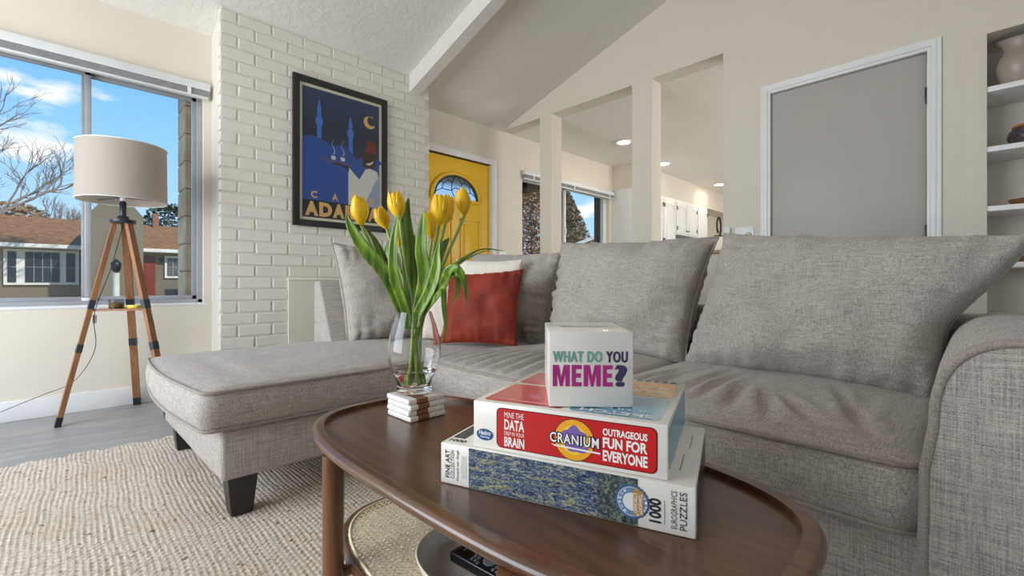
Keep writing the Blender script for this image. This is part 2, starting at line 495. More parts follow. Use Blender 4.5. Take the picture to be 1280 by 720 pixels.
box('latch', (0.046, YW + .052, 0.655), (0.082, YW + .063, 0.675), M['white_vinyl'], w1, .002)
w2 = window('window_2', *WIN2, [(3.825, 4.72, .094), (4.665, 5.597, .062)], YW, M['white_vinyl'])
box('latch', (4.672, YW + .048, 1.42), (4.690, YW + .062, 1.50), M['white_vinyl'], w2, .003)

def blind(x0, x1, ztop, y, label):
    t = empty('window_blind', (x0, y, ztop), label=label, cat='blind')
    box('headrail', (x0, y - .058, ztop - .052), (x1, y - .004, ztop), M['blind'], t, .006)
    for k in range(5):
        z = ztop - .058 - k * .0065
        box('slat', (x0 + .004, y - .052, z - .004), (x1 - .006, y - .010, z), M['blind_dark'], t)
    box('bottom_rail', (x0 + .004, y - .050, ztop - .104), (x1 - .010, y - .010, ztop - .090), M['blind'], t, .003)
    for x in (x0 + .15, (x0 + x1) / 2, x1 - .12):
        box('ladder_tape', (x - .010, y - .061, ztop - .100), (x + .010, y - .056, ztop - .050), M['blind'], t)
    return t
blind(-1.43, 0.684, 2.126, YW, 'long raised white blind over the living room window')
blind(3.79, 5.66, 2.092, YW, 'raised blind over the kitchen window behind the posts')

# ------------------------------------------------------------------ doors
d1 = box('door_1', (DOOR1[0] + .006, YW + .030, .005), (DOOR1[1] - .006, YW + .075, DOOR1[3] - .006), M['yellow'], None, .002); struct(d1)
# fan light
FX, FZ, FR = 2.852, 1.640, 0.300
def fan_ring(r0, r1, x_scale, y0, y1, n=40):
    V, F = [], []
    for k in range(n + 1):
        a = math.pi * k / n
        for r in (r0, r1):
            for y in (y0, y1): V.append((FX + r * math.cos(a), y, FZ + r * math.sin(a) * .83))
    for k in range(n):
        a = k * 4; b = a + 4
        F += [(a, b, b + 2, a + 2), (a + 1, a + 3, b + 3, b + 1), (a + 2, b + 2, b + 3, a + 3), (a, a + 1, b + 1, b)]
    return V, F
m = MT('leaded_glass'); gv = m.n('ShaderNodeTexVoronoi'); gv.inputs['Scale'].default_value = 26; m.l(m.co(), gv.inputs['Vector'])
m.set(m.ramp(gv.outputs['Distance'], [(0.0, srgb(250, 252, 255)), (1.0, srgb(225, 236, 246))]), 0.45, Transmission_Weight=0.9, IOR=1.05)
M['fan'] = m.m
V, F = [(FX, YW + .024, FZ)], []
for k in range(33):
    a = math.pi * k / 32; V.append((FX + FR * math.cos(a), YW + .024, FZ + FR * .83 * math.sin(a)))
nb = len(V); V += [(x, YW + .082, z) for x, y, z in V]
for k in range(1, nb - 1): F += [(0, k + 1, k), (nb, nb + k, nb + k + 1), (k, k + 1, nb + k + 1, nb + k)]
F += [(0, 1, nb + 1, nb), (0, nb, 2 * nb - 1, nb - 1)]
# cut a real opening for the fan light: rebuild the slab around it
bmd = bmesh.new()
x0d, x1d, z0d, z1d = DOOR1[0] + .006, DOOR1[1] - .006, .005, DOOR1[3] - .006
arc = [(FX + FR * math.cos(math.pi * k / 24), FZ + FR * .83 * math.sin(math.pi * k / 24)) for k in range(25)]
outl = [(x1d, FZ)] + [(x1d, z1d)] * 0
for yy in (YW + .030, YW + .075):
    vs = []
    A = [bmd.verts.new((px, yy, pz)) for px, pz in arc]
    r0 = bmd.verts.new((x1d, yy, FZ)); r1 = bmd.verts.new((x1d, yy, z1d)); l1 = bmd.verts.new((x0d, yy, z1d)); l0 = bmd.verts.new((x0d, yy, FZ))
    b0 = bmd.verts.new((x1d, yy, z0d)); b1 = bmd.verts.new((x0d, yy, z0d))
    bmd.faces.new([A[0], r0, r1] + A[12:0:-1][0:12]); bmd.faces.new([A[12], r1, l1]); bmd.faces.new([A[12], l1, l0] + A[24:12:-1])
    bmd.faces.new([r0, b0, b1, l0] + A[24:0:-1] + [A[0]]) if False else bmd.faces.new([r0, A[0], A[24], l0, b1, b0])
me = bpy.data.meshes.new('door_1'); bmd.to_mesh(me); bmd.free(); me.materials.append(M['yellow']); d1.data = me
mobj('fan_pane', V, F, M['fan'], d1)
V, F = fan_ring(FR - .012, FR + .032, 1, YW + .018, YW + .034); mobj('fan_frame', V, F, M['yellow'], d1, True)
box('fan_bar', (FX - FR - .03, YW + .018, FZ - .030), (FX + FR + .03, YW + .034, FZ + .006), M['yellow'], d1, .003)
def came(pts): tube('lead_came', [(FX + FR * u, YW + .022, FZ + FR * .83 * v) for u, v in pts], .0045, M['black'], d1, 5)
for s in (-1, 1):
    came([(s * .10, .05), (s * .22, .30), (s * .20, .62), (s * .05, .95)])
    came([(s * .97, .06), (s * .80, .22), (s * .62, .32), (s * .40, .30), (s * .22, .30)])
    came([(s * .62, .32), (s * .55, .55), (s * .36, .72), (s * .20, .62)])
    came([(s * .55, .55), (s * .74, .64)])
came([(-.22, .30), (-.10, .42), (.10, .42), (.22, .30)])
V, F = fan_ring(FR - .035, FR - .020, 1, YW + .016, YW + .026, 30); mobj('lead_border', V, F, M['black'], d1, True)
for a, b in ((2.53, 2.80), (2.90, 3.17)):
    for z0, z1 in ((0.86, 1.44), (0.20, 0.72)):
        pn = boxes('door_panel', [((a, YW + .020, z0), (b, YW + .031, z0 + .02)), ((a, YW + .020, z1 - .02), (b, YW + .031, z1)),
                                  ((a, YW + .020, z0), (a + .02, YW + .031, z1)), ((b - .02, YW + .020, z0), (b, YW + .031, z1))], M['yellow'], d1, .003)
        box('panel_field', (a + .05, YW + .022, z0 + .05), (b - .05, YW + .032, z1 - .05), M['yellow'], pn, .004)
tube('door_knob', [(2.45, YW + .03, .95), (2.45, YW - .02, .95), (2.45, YW - .05, .95)], [.012, .012, .026], M['gunmetal'], d1, 12)
struct(boxes('trim_5', [((DOOR1[1] - .006, YW - .018, 0), (DOOR1[1] + .066, YW + .05, DOOR1[3] + .066)),
                        ((DOOR1[0] - .066, YW - .018, DOOR1[3]), (DOOR1[1] - .006, YW + .05, DOOR1[3] + .066)),
                        ((DOOR1[0] - .066, YW - .018, 0), (DOOR1[0], YW + .05, DOOR1[3]))], M['trim'], None, .004))
# plain grey interior door in its white casing
d2 = box('door_2', (XW + .016, DG[0] + .004, .008), (XW + .052, DG[1] - .004, DG[2] - .004), M['door_grey'], None, .002); struct(d2)
for z in (1.83, 1.05, .25):
    box('hinge', (XW - .004, DG[0] - .004, z - .045), (XW + .018, DG[0] + .010, z + .045), M['black'], d2, .002)
tube('door_knob', [(XW + .016, .915, .95), (XW - .02, .915, .95), (XW - .045, .915, .95)], [.010, .012, .026], M['gunmetal'], d2, 12)
def casing(o, w):
    L = []
    for a, b, t in ((0, .018, .012), (.018, .040, .019), (.040, w, .015)):
        L += [((XW - t, DG[0] - b, 0), (XW + .03, DG[0] - a, DG[2] + b)), ((XW - t, DG[1] + a, 0), (XW + .03, DG[1] + b, DG[2] + b)),
              ((XW - t, DG[0] - a, DG[2] + a), (XW + .03, DG[1] + a, DG[2] + b))]
    return struct(boxes(o, L, M['trim'], None, .002))
casing('trim_6', .060)

# ------------------------------------------------------------------ kitchen beyond the openings
KC = plain('cabinet_paint', (240, 240, 238), 0.4, 0.01)
M['cab'] = KC
struct(box('wall_soffit', (5.712, 3.352, 2.125), (XK, YW, HC), M['wall']))
def arch_rail(x0, x1, z0, z1, y):
    """cathedral arch moulding on a cabinet door"""
    pts = []
    for k in range(13):
        u = k / 12; s = max(0, 1 - abs(u - .5) * 3.2)
        pts.append((x0 + (x1 - x0) * u, y, z1 - .055 + .035 * math.sin(s * math.pi / 2)))
    return [(x0, y, z0)] + pts + [(x1, y, z0), (x0, y, z0)]
def cabinet(x0, x1, z0, z1, doors, label, knobs=None):
    t = empty('kitchen_cabinet', ((x0 + x1) / 2, 3.53, z0), label=label, cat='cabinet', group='white kitchen wall cabinets')
    box('body', (x0, 3.352, z0), (x1, YW - .002, z1), M['cab'], t, .002)
    n = len(doors)
    for (a, b, side) in doors:
        d = box('cabinet_door', (a, 3.330, z0 + .02), (b, 3.352, z1 - .05), M['cab'], t, .004)
        tube('door_moulding', arch_rail(a + .06, b - .06, z0 + .09, z1 - .08, 3.329), .007, M['cab'], d, 6)
        hx = a + .01 if side < 0 else b - .01
        for z in (z0 + .10, z1 - .14): box('hinge', (hx - .012, 3.324, z - .03), (hx + .012, 3.331, z + .03), M['black'], d)
        kx = b - .03 if side < 0 else a + .03
        tube('knob', [(kx, 3.330, z0 + .07), (kx, 3.312, z0 + .07)], [.008, .014], M['gunmetal'], d, 10)
    return t
cabinet(5.712, 6.540, 1.335, 2.125, [(5.73, 6.12, -1), (6.14, 6.53, 1)], 'white wall cabinet at the window end of the kitchen run')
cabinet(6.542, 6.965, 1.335, 2.125, [(6.565, 6.94, -1)], 'tall single door white cabinet beside the open nook')
cabinet(6.967, 7.780, 1.56, 2.125, [(6.994, 7.350, -1), (7.372, 7.752, 1)], 'short double door white cabinet above the open nook')
cabinet(7.782, 8.235, 1.335, 2.125, [(7.814, 8.190, 1)], 'tall single door white cabinet at the far end of the run')
t = empty('kitchen_counter', (7.6, 3.4, 0), label='white base cabinets with grey worktop under the kitchen window', cat='counter')
box('base_body', (5.40, 3.12, .1), (8.28, YW - .004, .88), M['cab'], t, .003)
box('worktop', (5.38, 3.09, .88), (8.28, YW - .004, .92), plain('worktop_laminate', (120, 116, 112), .35, .1, 40), t, .006)
for k in range(4): box('cabinet_door', (5.44 + k * .62, 3.098, .14), (6.02 + k * .62, 3.12, .84), M['cab'], t, .004)
box('backsplash', (5.72, YW - .012, .92), (8.28, YW - .004, 1.335), plain('backsplash', (150, 146, 142), .4, .05), t)
t = empty('microwave', (7.37, 3.55, 1.30), label='dark microwave in the open nook under the short cabinet', cat='microwave')
boxes('body', [((6.99, 3.40, .921), (7.76, 3.69, 1.42))], plain('dark_appliance', (52, 52, 54), .4), t)
box('glass_door', (7.01, 3.385, .96), (7.58, 3.40, 1.39), M['black'], t, .003)
box('control_panel', (7.60, 3.388, .96), (7.75, 3.40, 1.39), M['gunmetal'], t, .003)
# round horn-shaped ornament standing on the white ledge by the end of the cabinets
struct(box('wall_ledge', (8.30, 3.10, 0), (9.9, 3.60, 1.60), M['wall_white']))
t = empty('wrought_iron_ornament', (8.42, 3.2, 1.6), label='dark curled iron ornament on the kitchen ledge', cat='ornament')
tube('scroll', [(8.36 + .10 * math.cos(a) * (1 - a * .06), 3.20, 1.80 + .17 * math.sin(a) * (1 - a * .06)) for a in [i * .35 - 1.5 for i in range(18)]], .018, M['black'], t, 8)
box('foot', (8.30, 3.16, 1.60), (8.46, 3.26, 1.635), M['black'], t, .004)

def ceiling_lamp(x, y, label):
    t = empty('ceiling_light', (x, y, HC), label=label, cat='ceiling light', group='round kitchen ceiling lights')
    lathe('trim_ring', [(.085, 0), (.098, -.004), (.10, -.014), (.088, -.020), (.080, -.016)], M['white_vinyl'], t, 28, (x, y, HC))
    lathe('lens', [(.084, -.012), (.060, -.020), (.0001, -.024)], emit('lamp_lens', (255, 244, 224), 9.0), t, 28, (x, y, HC))
    d = bpy.data.lights.new('lamp', 'AREA'); d.energy = 2; d.color = (1, .90, .76); d.shape = 'DISK'; d.size = .15
    lo = bpy.data.objects.new('lamp_glow', d); lo.location = (0, 0, -.03); COL.objects.link(lo); lo.parent = t
ceiling_lamp(4.772, 2.94, 'round lit ceiling light closest to the kitchen window')
ceiling_lamp(6.036, 3.069, 'round lit ceiling light above the first kitchen cabinet')
ceiling_lamp(7.975, 3.045, 'round lit ceiling light above the last kitchen cabinet')
ceiling_lamp(6.6, 0.9, 'round lit ceiling light over the middle of the kitchen')

# wall plates
t = empty('thermostat', (XW, 1.265, 1.06), label='narrow white wall control beside the opening', cat='thermostat')
box('body', (XW - .024, 1.240, 1.062), (XW, 1.290, 1.172), M['white_vinyl'], t, .004)
tube('dial', [(XW - .022, 1.268, 1.125), (XW - .028, 1.268, 1.125)], [.013, .012], M['trim'], t, 16)
t = empty('dimmer_switch', (XW, 1.147, 1.05), label='square wall plate with a round dimmer knob beside the grey door', cat='switch')
box('plate', (XW - .008, 1.083, 1.053), (XW, 1.210, 1.168), M['trim'], t, .003)
tube('dimmer_knob', [(XW - .008, 1.118, 1.108), (XW - .022, 1.118, 1.108), (XW - .028, 1.118, 1.108)], [.021, .020, .014], plain('ivory_knob', (214, 200, 168), .4), t, 18)
box('toggle', (XW - .020, 1.172, 1.100), (XW - .006, 1.182, 1.118), M['gunmetal'], t, .002)
t = empty('light_switch', (3.46, YW, 1.0), label='white double switch plate on the wall right of the yellow door', cat='switch')
box('plate', (3.42, YW - .007, 1.02), (3.535, YW, 1.135), M['trim'], t, .003)
for x in (3.452, 3.500): box('toggle', (x - .004, YW - .018, 1.065), (x + .004, YW - .006, 1.09), M['white_vinyl'], t, .001)

# ------------------------------------------------------------------ cushions
def outline(x0, x1, y0, y1, r, n=160, warp=None):
    """rounded rectangle, counter-clockwise"""
    per = []
    cs = [(x1 - r, y0 + r, -90), (x1 - r, y1 - r, 0), (x0 + r, y1 - r, 90), (x0 + r, y0 + r, 180)]
    pts = []
    for cx, cy, a0 in cs:
        for k in range(9):
            a = math.radians(a0 + 90 * k / 8); pts.append((cx + r * math.cos(a), cy + r * math.sin(a)))
    pts.append(pts[0]); d = [0]
    for p, q in zip(pts, pts[1:]): d.append(d[-1] + math.hypot(q[0] - p[0], q[1] - p[1]))
    j = 0
    for i in range(n):
        s = d[-1] * i / n
        while d[j + 1] < s: j += 1
        t = (s - d[j]) / max(1e-9, d[j + 1] - d[j])
        x = pts[j][0] + (pts[j + 1][0] - pts[j][0]) * t; y = pts[j][1] + (pts[j + 1][1] - pts[j][1]) * t
        if warp: x, y = warp(x, y)
        per.append((x, y))
    return per

def seat_cushion(x0, x1, y0, y1, z0, z1, parent, crown=.025, bulge=.018, r=.05, folds=(), warp=None, seed=0, name='seat_cushion', pleat=.004):
    O = outline(x0, x1, y0, y1, r, 200, warp); n = len(O)
    cx, cy = sum(p[0] for p in O) / n, sum(p[1] for p in O) / n
    def top(x, y):
        u = (x - x0) / (x1 - x0) * 2 - 1; v = (y - y0) / (y1 - y0) * 2 - 1
        e = max(0, 1 - abs(u) ** 3) * max(0, 1 - abs(v) ** 3)
        z = z1 + crown * e
        z += .010 * e * noise.noise(Vector((x * 4 + seed, y * 4, 0)))
        for (ax, ay, bx, by, w, dp) in folds:
            lx, ly = bx - ax, by - ay; L2 = lx * lx + ly * ly
            t = max(0, min(1, ((x - ax) * lx + (y - ay) * ly) / L2))
            dx, dy = x - ax - lx * t, y - ay - ly * t; dd = math.hypot(dx, dy)
            end = math.sin(math.pi * min(1, max(0, t * .9 + .05))) ** .6
            z -= dp * math.exp(-(dd / w) ** 2) * end
            z += dp * .5 * math.exp(-((dd - w * 1.9) / w) ** 2) * end
        return z
    V, F = [], []
    ks = [0.04] + [i / 30 for i in range(2, 29)] + [.955, .98, .994, 1.0]
    for k in ks:
        drop = 0.0 if k < .93 else .012 * ((k - .93) / .07) ** 2
        for x, y in O:
            X, Y = cx + (x - cx) * k, cy + (y - cy) * k
            V.append((X, Y, top(X, Y) - drop))
    zt = z1 - .012; H = zt - z0 - .008
    for i in range(1, 9):
        s = i / 8
        for q, (x, y) in enumerate(O):
            nx, ny = O[(q + 1) % n][1] - O[q - 1][1], -(O[(q + 1) % n][0] - O[q - 1][0]); l = math.hypot(nx, ny) or 1
            b = bulge * math.sin(math.pi * s) + pleat * noise.noise(Vector((q * .32, s * 1.3, seed * 3.1))) * math.sin(math.pi * s) ** .5
            if i == 8: b = 0
            V.append((x + nx / l * b, y + ny / l * b, zt - H * s))
    for k in (.97, .5):
        for x, y in O: V.append((cx + (x - cx) * k, cy + (y - cy) * k, z0))
    rows = len(V) // n
    for i in range(rows - 1):
        for q in range(n):
            q2 = (q + 1) % n; F.append((i * n + q, (i + 1) * n + q, (i + 1) * n + q2, i * n + q2))
    F.append(tuple(range(n))); F.append(tuple((rows - 1) * n + q for q in range(n - 1, -1, -1)))
    c = mobj(name, V, F, M['sofa'], parent, True)
    k0 = len(ks) - 1
    tube('piping', [(cx + (x - cx) * 1.004, cy + (y - cy) * 1.004, V[k0 * n + q][2]) for q, (x, y) in enumerate(O)], .0055, M['piping'], c, 6, True)
    tube('piping', [(cx + (x - cx) * 1.003, cy + (y - cy) * 1.003, z0 + .006) for x, y in O], .0055, M['piping'], c, 6, True)
    return c

def pillow(name, BL, BR, TR, TL, T, mat, parent=None, inset=.05, seed=0, wr=.012, piping=None, n=44, q=.50, belly=.0, tuck=0.0):
    BL, BR, TR, TL = map(Vector, (BL, BR, TR, TL))
    N = ((BR - BL).cross(TL - BL)).normalized()
    def mapp(u, v):
        uu = u * (1 - inset * (1 - v * v) * u * u); vv = v * (1 - inset * (1 - u * u) * v * v)
        uu -= tuck * max(0, u) ** 2 * math.exp(-((v + .05) / .42) ** 2) * (1 - v * v) ** .5
        a, b = (uu + 1) / 2, (vv + 1) / 2
        return (BL * (1 - a) + BR * a) * (1 - b) + (TL * (1 - a) + TR * a) * b
    def th(u, v):
        e = max(0, (1 - abs(u) ** 2.6)) * max(0, (1 - abs(v) ** 2.6))
        return T / 2 * e ** q * (1 - belly * v)
    V, F = [], []
    tt = [math.sin(math.pi / 2 * (2 * i / n - 1)) * .55 + (2 * i / n - 1) * .45 for i in range(n + 1)]
    for side in (1, -1):
        for v in tt:
            for u in tt:
                p = mapp(u, v); h = th(u, v)
                eu, ev = 1 - abs(u), 1 - abs(v)
                w = wr * h / (T / 2) * noise.noise(Vector((u * 2.2 + seed * 7, v * 2.2, side)))
                # gathers running in from the seams
                g = math.exp(-ev * 5) * (1 - math.exp(-ev * 26)) * noise.noise(Vector((u * 10 + seed, 3, side))) \
                    + math.exp(-eu * 5) * (1 - math.exp(-eu * 26)) * noise.noise(Vector((5, v * 10 + seed, side)))
                cr = math.exp(-ev * 4) * (1 - math.exp(-ev * 22)) * max(0, 1 - abs(noise.noise(Vector((u * 7 + seed * 3, v * 1.5, side)))) * 6) \
                    + math.exp(-eu * 4) * (1 - math.exp(-eu * 22)) * max(0, 1 - abs(noise.noise(Vector((u * 1.5, v * 7 + seed * 5, side)))) * 6)
                h = h + w + wr * 1.3 * g * (1 - (u * v) ** 4) - wr * .55 * cr
                if eu < 1e-6 or ev < 1e-6: h = 0
                V.append(p + N * h * side)
    m = n + 1
    for s in (0, 1):
        o = s * m * m
        for i in range(n):
            for j in range(n):
                f = (o + i * m + j, o + i * m + j + 1, o + (i + 1) * m + j + 1, o + (i + 1) * m + j)
                F.append(f if s == 0 else f[::-1])
    bm = bmesh.new()
    bv = [bm.verts.new(v) for v in V]
    for f in F: bm.faces.new([bv[i] for i in f])
    bmesh.ops.remove_doubles(bm, verts=bm.verts, dist=1e-5)
    o = bm_obj(name, bm, mat, parent, True)
    if piping:
        edge = [mapp(t, -1) for t in tt[:-1]] + [mapp(1, t) for t in tt[:-1]] + [mapp(-t, 1) for t in tt[:-1]] + [mapp(-1, -t) for t in tt[:-1]]
        tube('piping', edge, .005, piping, o, 6, True)
    return o

# ------------------------------------------------------------------ sectional sofa
SO = empty('sectional_sofa', (1.5, 1.3, 0), label='grey linen sectional sofa with a chaise and loose back cushions', cat='sofa')
# frames
box('base', (1.105, .02, .10), (2.02, 1.66, .300), M['sofa'], SO, .012, 3)
cb = [(0.335, 1.640), (2.02, 1.640), (2.02, 2.575), (0.305, 2.575)]
bm = bmesh.new()
v0 = [bm.verts.new((x, y, .135)) for x, y in cb]; v1 = [bm.verts.new((x, y, .300)) for x, y in cb]
bm.faces.new(v0[::-1]); bm.faces.new(v1)
for i in range(4): bm.faces.new((v0[i], v0[(i + 1) % 4], v1[(i + 1) % 4], v1[i]))
bmesh.ops.bevel(bm, geom=list(bm.edges), offset=.014, segments=3, affect='EDGES', profile=.5)
bm_obj('chaise_base', bm, M['sofa'], SO, True, angle=45)
box('back_frame', (1.93, -.20, .10), (2.08, 2.62, .665), M['sofa'], SO, .025, 3)
# raked end frame of the chaise
def prism_x(name, prof, x0, x1, mat, parent, bev=.012):
    bm = bmesh.new()
    a = [bm.verts.new((x0, y, z)) for y, z in prof]; b = [bm.verts.new((x1, y, z)) for y, z in prof]
    bm.faces.new(a); bm.faces.new(b[::-1]); n = len(prof)
    for i in range(n): bm.faces.new((a[i], b[i], b[(i + 1) % n], a[(i + 1) % n]))
    bmesh.ops.recalc_face_normals(bm, faces=bm.faces)
    if bev: bmesh.ops.bevel(bm, geom=list(bm.edges), offset=bev, segments=3, affect='EDGES', profile=.5)
    return bm_obj(name, bm, mat, parent, True, angle=45)
prism_x('end_frame', [(2.615, .12), (2.615, .775), (2.545, .775), (2.375, .43), (2.375, .12)], .985, 2.08, M['sofa'], SO)
# right arm: padded, rolled over the top, with a piped front panel
def arm_prof(g, n=26):
    pts = [(.062 + g, .10), (.062 + g, .20), (.062 + g, .32), (.060 + g, .44)]
    cx, cz, rx, rz = -.070, .520, .118 + g, .150 + g
    for k in range(n + 1):
        a = math.radians(0 + 128 * k / n)
        pts.append((cx + rx * math.copysign(abs(math.cos(a)) ** .8, math.cos(a)), cz + rz * math.sin(a) ** .8 if a > 0 else cz))
    pts += [(-.20 - g, .56), (-.23 - g, .44), (-.235 - g, .30), (-.235 - g, .10)]
    return pts
P0 = arm_prof(.010); n = len(P0)
V, F = [], []
xs = [1.060, 1.066, 1.085, 1.12, 1.3, 1.5, 1.7, 1.9, 1.99, 2.03, 2.045]; gs = [-.003, .001, .004, .005, .006, .006, .006, .005, .004, 0, -.012]
for x, g in zip(xs, gs):
    for y, z in arm_prof(g): V.append((x, y, z + .006 * noise.noise(Vector((x * 5, y * 9, z * 9)))))
for i in range(len(xs) - 1):
    for k in range(n - 1): F.append((i * n + k, i * n + k + 1, (i + 1) * n + k + 1, (i + 1) * n + k))
F.append(tuple(range(n - 1, -1, -1))); F.append(tuple((len(xs) - 1) * n + k for k in range(n)))
am = mobj('arm', V, F, M['sofa'], SO, True)
am.data.set_sharp_from_angle(angle=math.radians(60))
fp = arm_prof(-.006)
V = [(1.052, y, z) for y, z in fp] + [(1.075, y, z) for y, z in fp]
F = [tuple(range(n - 1, -1, -1))] + [(k, k + 1, n + k + 1, n + k) for k in range(n - 1)]
apn = mobj('arm_panel', V, F, M['sofa'], am)
tube('piping', [(1.054, y, z) for y, z in arm_prof(-.003)], .0078, M['piping'], am, 8)
# legs
def sofa_leg(x, y, dx, dy, h=.137):
    t, b = .043, .031
    V = [(x + sx * b - dx, y + sy * b - dy, .012) for sx, sy in ((-1, -1), (1, -1), (1, 1), (-1, 1))] + [(x + sx * t, y + sy * t, h) for sx, sy in ((-1, -1), (1, -1), (1, 1), (-1, 1))]
    mobj('leg', V, [(3, 2, 1, 0), (4, 5, 6, 7), (0, 1, 5, 4), (1, 2, 6, 5), (2, 3, 7, 6), (3, 0, 4, 7)], M['espresso'], SO)
sofa_leg(.398, 1.690, .0, .0); sofa_leg(.372, 2.520, .0, .0); sofa_leg(1.17, .10, 0, 0, .102); sofa_leg(1.95, 2.5, 0, 0); sofa_leg(1.95, .0, 0, 0, .102)
# seat cushions
def warp_chaise(x, y):
    if x < 1.0:
        t = (1.0 - x) / .7; v = (y - 1.62) / .95
        x -= t * (.034 * max(0, math.sin(math.pi * min(1, max(0, v * .9 + .05)))) + .042 * v)
    return x, y
seat_cushion(.295, 1.93, 1.625, 2.575, .300, .436, SO,   .018, .014, .022, [(.42, 1.70, .40, 2.40, .03, .004)], warp_chaise, 1, pleat=.005)
random.seed(7)
fr = [(1.13 + random.uniform(0, .08), .16 + k * .085 + random.uniform(-.02, .02), 1.35 + random.uniform(0, .35), .30 + k * .06 + random.uniform(-.03, .03), .016, .011) for k in range(8)]
fr += [(1.25, .18, 1.55, .20, .02, .008), (1.36, .30, 1.42, .16, .016, .008)]
seat_cushion(1.075, 1.93, .062, .840, .302, .442, SO, .022, .018, .05, fr, None, 2, pleat=.009)
fm = [(1.10, .92 + k * .075, 1.55 + .06 * (k % 3), 1.02 + k * .06, .015, .012) for k in range(10)]
seat_cushion(1.075, 1.93, .848, 1.618, .302, .442, SO, .024, .020, .08, fm, None, 3, pleat=.009)
# loose back cushions
P = M['piping']
pillow('back_cushion', (1.78, .815, .425), (1.74, .075, .420), (1.80, -.125, .885), (1.93, .715, .965), .29, M['sofa'], SO, .075, 1, .046, P, q=.34, belly=.12, tuck=.085)
pillow('back_cushion', (1.80, 1.560, .425), (1.78, .815, .425), (1.92, .735, .955), (1.94, 1.585, .985), .27, M['sofa'], SO, .075, 2, .052, P, q=.34, belly=.12)
pillow('back_cushion', (1.82, 2.330, .425), (1.80, 1.575, .425), (1.96, 1.600, .930), (1.96, 2.380, .965), .24, M['sofa'], SO, .06, 3, .036, P, q=.36, belly=.1)
pillow('back_cushion', (1.060, 2.335, .430), (1.74, 2.30, .430), (1.76, 2.46, .930), (1.035, 2.485, .985), .26, M['sofa'], SO, .05, 4, .032, P, q=.36, belly=.15)
# throw pillows in the corner
rp = pillow('throw_pillow', (1.33, 1.885, .455), (1.55, 1.545, .450), (1.64, 1.590, .835), (1.44, 1.955, .812), .16, M['velvet'], None, .075, 5, .022, None, q=.55)
meta(rp, 'rust red velvet throw pillow leaning in the sofa corner', 'pillow')
cp = pillow('throw_pillow', (1.52, 2.10, .455), (1.69, 1.70, .455), (1.78, 1.735, .895), (1.63, 2.14, .905), .13, M['cream'], None, .06, 6, .008, None, q=.55)
meta(cp, 'cream throw pillow half hidden behind the rust red one', 'pillow')
cp = pillow('throw_pillow', (1.375, 2.12, .458), (1.52, 1.96, .458), (1.60, 2.06, .76), (1.45, 2.22, .77), .10, M['cream'], None, .06, 8, .008, None, q=.55)
meta(cp, 'cream throw pillow seen through the glass vase and stems', 'pillow')

